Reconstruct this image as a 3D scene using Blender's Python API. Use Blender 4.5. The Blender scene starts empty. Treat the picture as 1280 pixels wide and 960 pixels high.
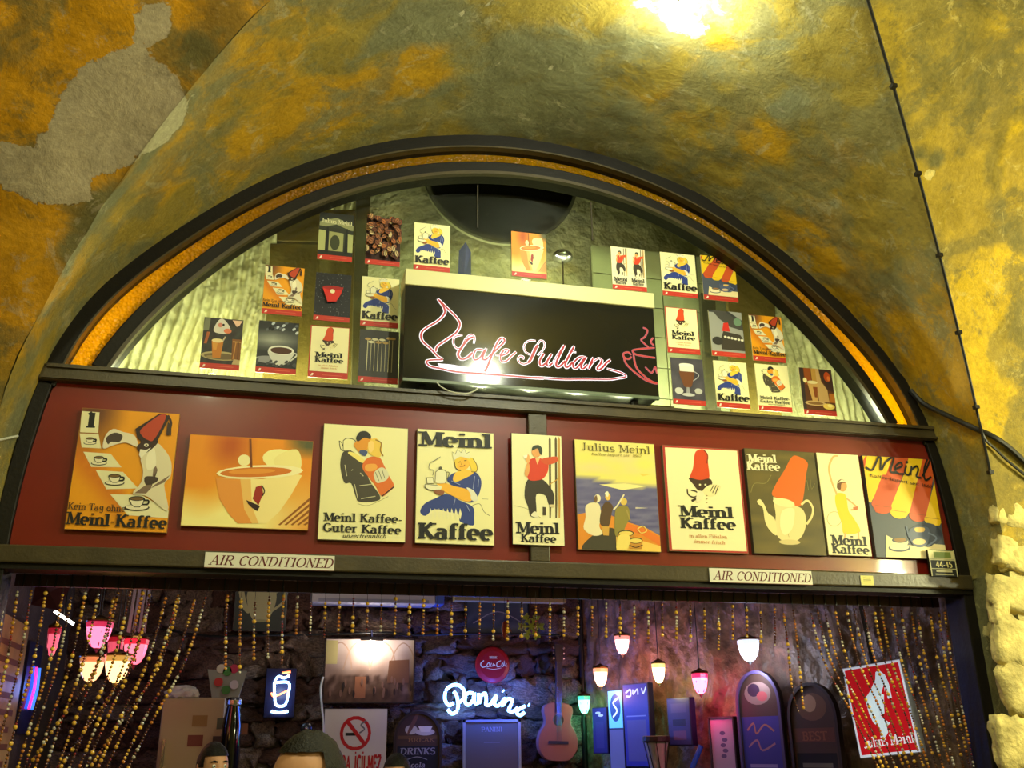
import bpy, bmesh, math, random
from math import sin, cos, pi, radians, hypot, atan2
from mathutils import Vector, Matrix, noise
from mathutils.geometry import tessellate_polygon

# ------------------------------------------------------------ camera
C = bpy.context.scene.collection
SC = bpy.context.scene
F = 1223.37
RX = Vector((0.97052789, -0.24068925, -0.0120126))     # image right
RD = Vector((0.07274708, 0.34012989, -0.93756041))     # image down
RF = Vector((0.22974655, 0.90905464, 0.34761499))      # forward
# stored as rows of the world-to-camera matrix
ROWR = Vector((0.97052789, -0.24068925, -0.0120126))
CAMP = Vector((0, -5, 1.6))
cam_d = bpy.data.cameras.new('camera'); cam = bpy.data.objects.new('camera', cam_d); C.objects.link(cam)
cam_d.sensor_width = 36; cam_d.lens = F / 1280 * 36; cam_d.clip_start = .05; cam_d.clip_end = 100
YAW, PITCH, ROLL = 0.24754763, 0.35502626, -0.01281191
fw = Vector((sin(YAW)*cos(PITCH), cos(YAW)*cos(PITCH), sin(PITCH)))
rt = Vector((cos(YAW), -sin(YAW), 0)); up = rt.cross(fw)
RX = rt*cos(ROLL) + up*sin(ROLL); UP = up*cos(ROLL) - rt*sin(ROLL); RD = -UP; RF = fw
m = Matrix((RX, UP, -RF)).transposed().to_4x4(); m.translation = CAMP
cam.matrix_world = m
SC.camera = cam

# ------------------------------------------------------------ world, exposure, large lights
w = bpy.data.worlds.new('world'); SC.world = w; w.use_nodes = True
w.node_tree.nodes['Background'].inputs[0].default_value = (1.0, .93, .65, 1)
w.node_tree.nodes['Background'].inputs[1].default_value = .17
SC.view_settings.view_transform = 'Standard'; SC.view_settings.look = 'None'
SC.view_settings.exposure = 0.0; SC.view_settings.gamma = 1; SC.view_settings.use_curve_mapping = False
LAMP = dict(street_centre=(230, (.95, 1, .76)), street_left=(85, (.98, 1, .66)), street_right=(250, (.97, 1, .72)), street_side=(430, (1, .96, .5)),
            vault_lamp=(72, (.93, 1, .8)), tube=(3.1, (1, .98, .8)))

def light(name, loc, power, col, rad=.06, kind='POINT', size=1, rot=None):
    d = bpy.data.lights.new(name, kind); d.energy = power; d.color = col
    if kind == 'POINT': d.shadow_soft_size = rad
    if kind == 'AREA': d.size = size
    o = bpy.data.objects.new(name, d); C.objects.link(o); o.location = loc
    if rot: o.rotation_euler = rot
    return o

# ------------------------------------------------------------ helpers
def ray(px, py): return RX*((px-640)/F) + RD*((py-480)/F) + RF
def at(px, py, Y=0):
    d = ray(px, py); t = (Y-CAMP.y)/d.y
    return CAMP + d*t
def atp(px, py, P, N):
    d = ray(px, py); t = (P-CAMP).dot(N)/d.dot(N)
    return CAMP + d*t
def lin(c):
    c = [v/255 for v in c]
    return tuple(v/12.92 if v <= .04045 else ((v+.055)/1.055)**2.4 for v in c)
def col4(c): return (*lin(c), 1)

def mat(name, c, rough=.5, metal=0, emit=None, es=0, spec=.5, bump=0, bscale=40, var=0, vscale=5, coat=0):
    m = bpy.data.materials.new(name); m.use_nodes = True; n = m.node_tree.nodes; l = m.node_tree.links
    b = n['Principled BSDF']; b.inputs['Base Color'].default_value = col4(c)
    b.inputs['Roughness'].default_value = rough; b.inputs['Metallic'].default_value = metal
    b.inputs['Specular IOR Level'].default_value = spec
    if coat: b.inputs['Coat Weight'].default_value = coat; b.inputs['Coat Roughness'].default_value = .05
    if emit: b.inputs['Emission Color'].default_value = col4(emit); b.inputs['Emission Strength'].default_value = es
    if bump or var:
        tc = n.new('ShaderNodeTexCoord')
    if bump:
        t = n.new('ShaderNodeTexNoise'); t.inputs['Scale'].default_value = bscale; t.inputs['Detail'].default_value = 6
        l.new(tc.outputs['Object'], t.inputs['Vector'])
        bp = n.new('ShaderNodeBump'); bp.inputs['Strength'].default_value = bump; bp.inputs['Distance'].default_value = .02
        l.new(t.outputs[0], bp.inputs['Height']); l.new(bp.outputs[0], b.inputs['Normal'])
    if var:
        t = n.new('ShaderNodeTexNoise'); t.inputs['Scale'].default_value = vscale; t.inputs['Detail'].default_value = 8
        l.new(tc.outputs['Object'], t.inputs['Vector'])
        r = n.new('ShaderNodeMapRange'); r.inputs[1].default_value = .3; r.inputs[2].default_value = .7
        r.inputs[3].default_value = 1-var; r.inputs[4].default_value = 1+var*.6
        l.new(t.outputs[0], r.inputs[0])
        mx = n.new('ShaderNodeMix'); mx.data_type = 'RGBA'; mx.blend_type = 'MULTIPLY'; mx.inputs[0].default_value = 1
        mx.inputs[6].default_value = col4(c)
        l.new(r.outputs[0], mx.inputs[7]); l.new(mx.outputs[2], b.inputs['Base Color'])
    return m

def mat_attr(name, rough=.5, spec=.4, emit=0):
    m = bpy.data.materials.new(name); m.use_nodes = True; n = m.node_tree.nodes; l = m.node_tree.links
    b = n['Principled BSDF']; b.inputs['Roughness'].default_value = rough; b.inputs['Specular IOR Level'].default_value = spec
    a = n.new('ShaderNodeAttribute'); a.attribute_name = 'Col'
    l.new(a.outputs['Color'], b.inputs['Base Color'])
    if emit:
        l.new(a.outputs['Color'], b.inputs['Emission Color']); b.inputs['Emission Strength'].default_value = emit
    return m

def link(name, me, mt, parent=None):
    o = bpy.data.objects.new(name, me); C.objects.link(o)
    if mt is not None and not me.materials: me.materials.append(mt)
    if parent: o.parent = parent
    return o
def tag(o, label=None, cat=None, group=None, kind=None):
    if label: o['label'] = label
    if cat: o['category'] = cat
    if group: o['group'] = group
    if kind: o['kind'] = kind
    return o
def empty(name, loc=(0, 0, 0), rz=0, label=None, cat=None, group=None, kind=None):
    o = bpy.data.objects.new(name, None); C.objects.link(o); o.location = loc; o.rotation_euler = (0, 0, rz)
    o.empty_display_size = .05
    return tag(o, label, cat, group, kind)

class MB:
    def __init__(s): s.v = []; s.f = []
    def add(s, vs, fs):
        k = len(s.v); s.v += [tuple(v) for v in vs]; s.f += [tuple(i+k for i in f) for f in fs]; return s
    def box(s, a, b):
        (x0, y0, z0), (x1, y1, z1) = a, b
        return s.add([(x0,y0,z0),(x1,y0,z0),(x1,y1,z0),(x0,y1,z0),(x0,y0,z1),(x1,y0,z1),(x1,y1,z1),(x0,y1,z1)],
                     [(0,3,2,1),(4,5,6,7),(0,1,5,4),(1,2,6,5),(2,3,7,6),(3,0,4,7)])
    def prism(s, pts, y0, y1):      # polygon in xz, extruded along y
        n = len(pts); vs = [(x, y0, z) for x, z in pts] + [(x, y1, z) for x, z in pts]
        fs = [tuple(range(n)), tuple(range(2*n-1, n-1, -1))] + [(i, i+n, (i+1) % n+n, (i+1) % n) for i in range(n)]
        return s.add(vs, fs)
    def tube(s, pts, r, n=8, closed=False):
        pts = [Vector(p) for p in pts]; k = len(s.v); m = len(pts)
        up = Vector((0, 0, 1))
        for i, p in enumerate(pts):
            a = pts[(i-1) % m] if (i or closed) else p; b = pts[(i+1) % m] if (i < m-1 or closed) else p
            d = (b-a).normalized() if (b-a).length > 1e-9 else Vector((0, 1, 0))
            q = up if abs(d.dot(up)) < .9 else Vector((1, 0, 0))
            e1 = d.cross(q).normalized(); e2 = d.cross(e1)
            rr = r[i] if isinstance(r, (list, tuple)) else r
            for j in range(n):
                an = 2*pi*j/n; s.v.append(tuple(p + (e1*cos(an)+e2*sin(an))*rr))
        for i in range(m if closed else m-1):
            for j in range(n):
                a = k+i*n+j; b = k+i*n+(j+1) % n; c = k+((i+1) % m)*n+(j+1) % n; d = k+((i+1) % m)*n+j
                s.f.append((a, b, c, d))
        if not closed:
            s.f.append(tuple(k+j for j in range(n))[::-1]); s.f.append(tuple(k+(m-1)*n+j for j in range(n)))
        return s
    def lathe(s, prof, c=(0, 0, 0), n=16, axis='z', sx=1, sy=1):
        k = len(s.v); m = len(prof)
        for r, z in prof:
            for j in range(n):
                a = 2*pi*j/n
                if axis == 'z': s.v.append((c[0]+r*cos(a)*sx, c[1]+r*sin(a)*sy, c[2]+z))
                else: s.v.append((c[0]+r*cos(a)*sx, c[1]+z, c[2]+r*sin(a)*sy))
        for i in range(m-1):
            for j in range(n):
                s.f.append((k+i*n+j, k+i*n+(j+1) % n, k+(i+1)*n+(j+1) % n, k+(i+1)*n+j))
        if prof[0][0] > 1e-5: s.f.append(tuple(k+j for j in range(n))[::-1])
        if prof[-1][0] > 1e-5: s.f.append(tuple(k+(m-1)*n+j for j in range(n)))
        return s
    def mesh(s, name, smooth=False):
        me = bpy.data.meshes.new(name); me.from_pydata(s.v, [], s.f); me.update()
        bm = bmesh.new(); bm.from_mesh(me); bmesh.ops.recalc_face_normals(bm, faces=bm.faces); bm.to_mesh(me); bm.free()
        if smooth: me.polygons.foreach_set('use_smooth', [True]*len(me.polygons))
        return me
    def build(s, name, mt, parent=None, smooth=False, bevel=0):
        o = link(name, s.mesh(name, smooth), mt, parent)
        if bevel:
            b = o.modifiers.new('bevel', 'BEVEL'); b.width = bevel; b.segments = 2; b.limit_method = 'ANGLE'
        return o
def bx(name, a, b, mt, parent=None, bevel=0): return MB().box(a, b).build(name, mt, parent, bevel=bevel)

# ------------------------------------------------------------ pen-drawn lettering
def ar(cx, cy, rx, ry, a0, a1, n=12):
    return [(cx+rx*cos(radians(a0+(a1-a0)*i/n)), cy+ry*sin(radians(a0+(a1-a0)*i/n))) for i in range(n+1)]
X = .66
GL = {
 'M': (1.06, [[(.16,0),(.16,1)],[(.2,1),(.53,.1)],[(.53,.1),(.86,1)],[(.9,1),(.9,0)]], [(.16,0),(.9,0),(.12,1),(.94,1)]),
 'K': (.9, [[(.18,0),(.18,1)],[(.72,1),(.22,.48)],[(.36,.56),(.76,0)]], [(.18,0),(.18,1),(.74,1),(.78,0)]),
 'G': (.9, [ar(.48,.5,.36,.48,40,320),[(.78,.42),(.78,.1)]], [(.72,.42)]),
 'J': (.6, [[(.36,1),(.36,.2)],ar(.2,.2,.16,.2,0,-150)], [(.36,1)]),
 'T': (.84, [[(.42,0),(.42,1)],[(.06,.97),(.78,.97)],[(.07,1),(.07,.82)],[(.77,1),(.77,.82)]], [(.42,0)]),
 'A': (.92, [[(.12,0),(.46,1)],[(.46,1),(.8,0)],[(.26,.34),(.66,.34)]], [(.12,0),(.8,0)]),
 'I': (.42, [[(.2,0),(.2,1)]], [(.2,0),(.2,1)]),
 'R': (.9, [[(.18,0),(.18,1)],[(.18,.97),(.45,.97)]+ar(.45,.74,.24,.23,90,-90)+[(.18,.51)],[(.42,.5),(.8,0)]], [(.18,0),(.18,1),(.8,0)]),
 'C': (.86, [ar(.48,.5,.36,.48,45,315)], [(.74,.86)]),
 'O': (.94, [ar(.47,.5,.38,.48,90,450,20)], []),
 'N': (.94, [[(.18,0),(.18,1)],[(.18,1),(.76,0)],[(.76,0),(.76,1)]], [(.18,0),(.14,1),(.76,1)]),
 'D': (.92, [[(.18,0),(.18,1)],[(.18,.97),(.4,.97)]+ar(.4,.5,.38,.47,90,-90,14)+[(.18,.03)]], [(.14,0),(.14,1)]),
 'E': (.8, [[(.18,0),(.18,1)],[(.18,.97),(.7,.97)],[(.18,.5),(.56,.5)],[(.18,.03),(.72,.03)],[(.7,.97),(.7,.78)],[(.72,.03),(.72,.24)]], [(.14,0),(.14,1)]),
 'F': (.76, [[(.18,0),(.18,1)],[(.18,.97),(.68,.97)],[(.18,.5),(.54,.5)],[(.68,.97),(.68,.78)]], [(.14,0),(.14,1)]),
 'S': (.74, [ar(.37,.74,.26,.24,30,270,10)+ar(.37,.26,.28,.25,90,-150,10)], []),
 'L': (.76, [[(.18,0),(.18,1)],[(.18,.03),(.68,.03)],[(.68,.03),(.68,.25)]], [(.14,0),(.18,1)]),
 'P': (.82, [[(.18,0),(.18,1)],[(.18,.97),(.45,.97)]+ar(.45,.72,.25,.25,90,-90)+[(.18,.47)]], [(.18,0),(.14,1)]),
 'Z': (.78, [[(.1,.97),(.68,.97)],[(.66,.97),(.1,.03)],[(.1,.03),(.7,.03)]], []),
 'U': (.9, [[(.18,1),(.18,.3)]+ar(.45,.3,.27,.28,180,360)+[(.72,1)]], [(.18,1),(.72,1)]),
 'B': (.86, [[(.18,0),(.18,1)],[(.18,.97),(.42,.97)]+ar(.42,.75,.22,.22,90,-90)+[(.18,.53)],[(.42,.53)]+ar(.44,.27,.26,.26,90,-90)+[(.18,.03)]], [(.14,0),(.14,1)]),
 'a': (.72, [ar(.3,.46,.2,.18,150,10,8)+[(.5,.4),(.5,.1),(.62,.0)],ar(.28,.2,.2,.19,60,330,12)], []),
 'e': (.7, [[(.12,.34),(.58,.34)]+ar(.34,.34,.24,.32,0,305,16)], []),
 'i': (.4, [[(.19,0),(.19,X)],[(.19,.84),(.19,.98)]], [(.19,0),(.12,X)]),
 'n': (.78, [[(.18,0),(.18,X)],ar(.38,.4,.21,.25,160,0,8)+[(.6,0)]], [(.18,0),(.12,X),(.6,0)]),
 'm': (1.12, [[(.18,0),(.18,X)],ar(.36,.42,.18,.23,160,0,8)+[(.54,0)],ar(.74,.42,.18,.23,160,0,8)+[(.92,0)]], [(.18,0),(.12,X),(.54,0),(.92,0)]),
 'l': (.4, [[(.19,0),(.19,1)]], [(.19,0),(.12,1)]),
 'f': (.5, [[(.2,0),(.2,.75)]+ar(.38,.75,.18,.22,180,50,6),[(.04,X-.04),(.42,X-.04)]], [(.2,0)]),
 'u': (.78, [[(.18,X),(.18,.22)]+ar(.36,.22,.18,.2,180,340,8),[(.58,X),(.58,0)]], [(.14,X),(.54,X),(.64,0)]),
 's': (.56, [ar(.28,.48,.18,.16,40,270,8)+ar(.28,.17,.2,.16,90,-150,8)], []),
 't': (.5, [[(.2,.9),(.2,.14)]+ar(.34,.14,.14,.13,180,320,6),[(.04,X-.04),(.42,X-.04)]], []),
 'r': (.54, [[(.18,0),(.18,X)],ar(.38,.42,.2,.22,150,60,5)], [(.18,0),(.12,X)]),
 'o': (.72, [ar(.35,.33,.25,.31,90,450,16)], []),
 'h': (.78, [[(.18,0),(.18,1)],ar(.38,.4,.21,.25,160,0,8)+[(.6,0)]], [(.18,0),(.12,1),(.6,0)]),
 'g': (.7, [ar(.33,.42,.2,.22,0,360,14),[(.56,X),(.56,-.1)]+ar(.34,-.1,.22,.16,0,-150,8)], []),
 'c': (.62, [ar(.34,.33,.24,.31,50,310)], []),
 'z': (.6, [[(.1,X-.03),(.5,X-.03)],[(.5,X-.03),(.1,.03)],[(.1,.03),(.52,.03)]], []),
 'k': (.76, [[(.18,0),(.18,1)],[(.58,X),(.2,.3)],[(.32,.38),(.64,0)]], [(.18,0),(.12,1),(.6,X),(.66,0)]),
 'p': (.76, [[(.18,-.3),(.18,X)],ar(.38,.33,.24,.31,150,-150,14)], [(.18,-.3),(.12,X)]),
 '-': (.44, [[(.08,.34),(.36,.34)]], []), '.': (.3, [[(.12,0),(.12,.14)]], []), ' ': (.42, [], []),
 '1': (.5, [[(.26,0),(.26,1)],[(.26,1),(.1,.84)]], [(.26,0)]), '4': (.74, [[(.5,0),(.5,1)],[(.5,1),(.08,.3)],[(.08,.3),(.66,.3)]], []),
 '5': (.7, [[(.6,.97),(.18,.97)],[(.18,.97),(.16,.55)],ar(.33,.3,.26,.3,120,-150,12)], []),
 '2': (.7, [ar(.34,.72,.24,.26,160,-30,8)+[(.1,.03)],[(.1,.03),(.62,.03)]], []),
 '6': (.7, [ar(.35,.28,.25,.27,0,360,14),[(.1,.3),(.2,.7),(.5,.98)]], []),
 '8': (.7, [ar(.35,.75,.2,.22,0,360,12),ar(.35,.27,.26,.26,0,360,14)], []),
}

def smooth_closed(pts, k=4):
    out = []; n = len(pts)
    for i in range(n):
        p0, p1, p2, p3 = pts[i-1], pts[i], pts[(i+1) % n], pts[(i+2) % n]
        for j in range(k):
            t = j/k
            out.append(tuple(.5*((2*p1[a])+(-p0[a]+p2[a])*t+(2*p0[a]-5*p1[a]+4*p2[a]-p3[a])*t*t+(-p0[a]+3*p1[a]-3*p2[a]+p3[a])*t**3) for a in (0, 1)))
    return out
def smooth_open(pts, k=5):
    out = []; n = len(pts)
    for i in range(n-1):
        p0, p1, p2, p3 = pts[max(i-1, 0)], pts[i], pts[i+1], pts[min(i+2, n-1)]
        for j in range(k):
            t = j/k
            out.append(tuple(.5*((2*p1[a])+(-p0[a]+p2[a])*t+(2*p0[a]-5*p1[a]+4*p2[a]-p3[a])*t*t+(-p0[a]+3*p1[a]-3*p2[a]+p3[a])*t**3) for a in range(len(p1))))
    out.append(tuple(pts[-1])); return out

class Art:
    """flat print: layered coloured polygons in canvas units u,v (0..1, v up); conv maps traced coordinates to u,v"""
    def __init__(s, conv=None, aspect=1.0):
        s.conv = conv or (lambda x, y: (x, y)); s.L = []; s.asp = aspect   # aspect = width/height
    def raw(s, uv, c): s.L.append((uv, c)); return s
    def poly(s, pts, c, sm=0):
        if sm: pts = smooth_closed(pts, 4)
        return s.raw([s.conv(*p) for p in pts], c)
    def ell(s, x, y, rx, ry, c, a=0, n=18):
        ca, sa = cos(radians(a)), sin(radians(a))
        return s.poly([(x+rx*cos(2*pi*i/n)*ca-ry*sin(2*pi*i/n)*sa, y+rx*cos(2*pi*i/n)*sa+ry*sin(2*pi*i/n)*ca) for i in range(n)], c)
    def ribbon(s, P, wd, c):            # P in uv; wd list or const in u*asp (height) units
        P = [Vector((p[0]*s.asp, p[1])) for p in P]; n = len(P)
        if n < 2: return s
        Lf, Rt = [], []
        for i in range(n):
            a = P[max(i-1, 0)]; b = P[min(i+1, n-1)]; d = (b-a)
            if d.length < 1e-9: d = Vector((1, 0))
            d.normalize(); nn = Vector((-d.y, d.x)); h = (wd[i] if isinstance(wd, list) else wd)/2
            Lf.append(P[i]+nn*h); Rt.append(P[i]-nn*h)
        quads = []
        for i in range(n-1):
            quads.append([((q.x)/s.asp, q.y) for q in (Rt[i], Rt[i+1], Lf[i+1], Lf[i])])
        s.L.append((quads, c, 'multi')); return s
    def line(s, pts, wd, c, sm=1, closed=0):
        if sm and len(pts) > 2: pts = smooth_closed(pts)+[pts[0]] if closed else smooth_open(pts)
        elif closed: pts = list(pts)+[pts[0]]
        return s.ribbon([s.conv(*p) for p in pts], wd, c)
    def text(s, t, p0, p1, cap, c, thick=.2, thin=.07, slant=0, serif=1):
        """baseline from p0 to p1 (traced coords), cap height in v units"""
        a = s.conv(*p0); b = s.conv(*p1); tot = sum(GL[ch][0] for ch in t)
        ux, uv_ = (b[0]-a[0])/tot, (b[1]-a[1])/tot
        def mp(x, y): return (a[0]+ux*x+slant*y*cap/s.asp, a[1]+uv_*x+y*cap)
        asx = ux*s.asp; q = []
        def rib(P, mul=1):
            n = len(P)
            Lf, Rt = [], []
            for i in range(n):
                A = P[max(i-1, 0)]; B = P[min(i+1, n-1)]; dx, dy = B[0]-A[0], B[1]-A[1]; l = hypot(dx, dy) or 1
                dx /= l; dy /= l; wd = (thin+(thick*mul-thin)*abs(dy)**1.3)/2 if thick*mul > thin else thin/2
                wy = wd; wx = wd
                Lf.append((P[i][0]-dy*wx, P[i][1]+dx*wy)); Rt.append((P[i][0]+dy*wx, P[i][1]-dx*wy))
            for i in range(n-1): q.append([mp(*Rt[i]), mp(*Rt[i+1]), mp(*Lf[i+1]), mp(*Lf[i])])
        x = 0
        for ch in t:
            wd, st, sf = GL[ch]
            for si, P in enumerate(st): rib([(x+px, py) for px, py in P], {('M',0):.45,('M',2):.4,('N',0):.45,('N',2):.45,('A',0):.45,('U',0):1}.get((ch, si), 1))
            if serif:
                for (sx, sy) in sf:
                    h = thin*1.1; y0 = sy if sy <= .001 else sy-h; e = thick/2+.07
                    q.append([mp(x+sx-e, y0), mp(x+sx+e, y0), mp(x+sx+e, y0+h), mp(x+sx-e, y0+h)])
            x += wd
        s.L.append((q, c, 'multi')); return s
    def grid(s, u0, v0, u1, v1, nx, ny, fn):
        s.L.append(((u0, v0, u1, v1, nx, ny), fn, 'grid')); return s
    def build(s, name, w, h, y, mt, parent, x0=None, z0=None, step=.00015, vr=(0, 1), clip=True):
        """makes the print on the plane y (facing -y), local rectangle x0..x0+w, z0..z0+h; vr crops v"""
        x0 = -w/2 if x0 is None else x0; z0 = -h/2 if z0 is None else z0
        V, Fc, Cc = [], [], []
        def mp(u, v, k): return (x0+u*w, y-k*step, z0+(v-vr[0])/(vr[1]-vr[0])*h)
        def clp(P):
            for ax, lim, sg in ((0, 0, 1), (0, 1, -1), (1, vr[0], 1), (1, vr[1], -1)):
                out = []
                for i in range(len(P)):
                    a, b = P[i-1], P[i]; da, db = (a[ax]-lim)*sg, (b[ax]-lim)*sg
                    if (da >= 0) != (db >= 0):
                        t = da/(da-db); out.append((a[0]+(b[0]-a[0])*t, a[1]+(b[1]-a[1])*t))
                    if db >= 0: out.append(b)
                P = out
                if len(P) < 3: return None
            return P
        k = 1
        for it in s.L:
            if len(it) == 2:
                uv, c = it; T = tessellate_polygon([[Vector((p[0]*s.asp, p[1], 0)) for p in uv]])
                for tr in T:
                    P = clp([uv[i] for i in tr])
                    if P:
                        b = len(V); V += [mp(*p, k) for p in P]; Fc.append(tuple(range(b, b+len(P)))); Cc.append([c]*len(P))
            elif it[2] == 'multi':
                for qi, qd in enumerate(it[0]):
                    P = clp(qd)
                    if P:
                        b = len(V); V += [mp(*p, k+(qi % 16)*.06) for p in P]; Fc.append(tuple(range(b, b+len(P)))); Cc.append([it[1]]*len(P))
            else:
                u0, v0, u1, v1, nx, ny = it[0]; fn = it[1]; v0 = max(v0, vr[0]); b = len(V)
                for j in range(ny+1):
                    for i in range(nx+1): V.append(mp(u0+(u1-u0)*i/nx, v0+(v1-v0)*j/ny, k))
                for j in range(ny):
                    for i in range(nx):
                        ids = [(i, j), (i+1, j), (i+1, j+1), (i, j+1)]
                        Fc.append(tuple(b+jj*(nx+1)+ii for ii, jj in ids))
                        Cc.append([fn(u0+(u1-u0)*ii/nx, v0+(v1-v0)*jj/ny) for ii, jj in ids])
            k += 1
        me = bpy.data.meshes.new(name); me.from_pydata(V, [], Fc); me.update()
        at_ = me.color_attributes.new('Col', 'FLOAT_COLOR', 'CORNER')
        buf = []
        for poly, cc in zip(me.polygons, Cc):
            for c in cc: buf += [*lin(c), 1]
        at_.data.foreach_set('color', buf)
        return link(name, me, mt, parent)

def mixc(a, b, t):
    t = max(0, min(1, t)); return tuple(a[i]+(b[i]-a[i])*t for i in range(3))
def nz(x, y, s=1, z=0): return noise.noise(Vector((x*s, y*s, z)))

# ------------------------------------------------------------ materials
M = {}
M['frame'] = mat('bronze_frame', (68, 58, 34), .38, .0, var=.25, vscale=9, bump=.1, bscale=60)
M['frame_dark'] = mat('dark_frame', (24, 20, 13), .5, spec=.25, bump=.1, bscale=50)
M['red'] = mat('red_board', (118, 26, 15), .35, spec=.4, var=.12, vscale=3, coat=.7)
M['print'] = mat_attr('print', .45, .35)
M['print_gloss'] = mat_attr('print_gloss', .1, .35)
M['print_lit'] = mat_attr('print_lit', .4, .4, .55)
M['board_edge'] = mat('board_edge', (190, 175, 120), .6)
M['black'] = mat('black', (18, 18, 18), .35)
M['dark'] = mat('dark_wood', (46, 30, 22), .5, var=.3, vscale=12)
M['brownboard'] = mat('olive_board', (104, 88, 34), .55, var=.2, vscale=6, bump=.2)
M['cream'] = mat('cream_box', (215, 208, 150), .45)
M['white'] = mat('white_paint', (225, 225, 215), .45)
M['steel'] = mat('steel', (170, 170, 175), .25, 1)
M['cable'] = mat('cable', (20, 19, 16), .5)
M['cable_white'] = mat('cable_white', (190, 190, 170), .5)
M['skin'] = mat('skin', (205, 150, 110), .5, bump=.05)
M['hair'] = mat('hair', (20, 18, 10), .55, spec=.25, bump=.4, bscale=160)
M['cloth_dark'] = mat('cloth_dark', (35, 35, 45), .8)
M['stone'] = mat('stone', (138, 116, 98), .7, var=.75, vscale=16, bump=1, bscale=30)
M['stone2'] = mat('stone_brown', (104, 72, 58), .7, var=.8, vscale=19, bump=1, bscale=34)
M['mortar'] = mat('mortar', (120, 104, 84), .95, var=.3, bump=.8, bscale=40)

def glass_mat(name, tint=(235, 240, 225)):
    m = bpy.data.materials.new(name); m.use_nodes = True; n = m.node_tree.nodes; l = m.node_tree.links
    n.remove(n['Principled BSDF']); o = n['Material Output']
    t = n.new('ShaderNodeBsdfTransparent'); t.inputs[0].default_value = col4(tint)
    g = n.new('ShaderNodeBsdfGlossy'); g.inputs['Roughness'].default_value = .02
    f = n.new('ShaderNodeFresnel'); f.inputs[0].default_value = 1.5
    x = n.new('ShaderNodeMixShader'); l.new(f.outputs[0], x.inputs[0]); l.new(t.outputs[0], x.inputs[1]); l.new(g.outputs[0], x.inputs[2])
    l.new(x.outputs[0], o.inputs[0]); return m
M['glass'] = glass_mat('clear_glass')

def amber_mat():
    m = bpy.data.materials.new('amber_glass'); m.use_nodes = True; n = m.node_tree.nodes; l = m.node_tree.links
    n.remove(n['Principled BSDF']); o = n['Material Output']
    tc = n.new('ShaderNodeTexCoord'); v = n.new('ShaderNodeTexVoronoi'); v.inputs['Scale'].default_value = 55
    l.new(tc.outputs['Object'], v.inputs['Vector'])
    b = n.new('ShaderNodeBump'); b.inputs['Strength'].default_value = 1; b.inputs['Distance'].default_value = .01; l.new(v.outputs[0], b.inputs['Height'])
    c = col4((236, 190, 10))
    d = n.new('ShaderNodeBsdfDiffuse'); d.inputs[0].default_value = c
    t = n.new('ShaderNodeBsdfTranslucent'); t.inputs[0].default_value = c
    g = n.new('ShaderNodeBsdfGlossy'); g.inputs['Roughness'].default_value = .15
    for q in (d, t, g): l.new(b.outputs[0], q.inputs['Normal'])
    x = n.new('ShaderNodeMixShader'); x.inputs[0].default_value = .9; l.new(d.outputs[0], x.inputs[1]); l.new(t.outputs[0], x.inputs[2])
    y = n.new('ShaderNodeMixShader'); y.inputs[0].default_value = .02; l.new(x.outputs[0], y.inputs[1]); l.new(g.outputs[0], y.inputs[2])
    l.new(y.outputs[0], o.inputs[0]); return m
M['amber'] = amber_mat()

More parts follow.
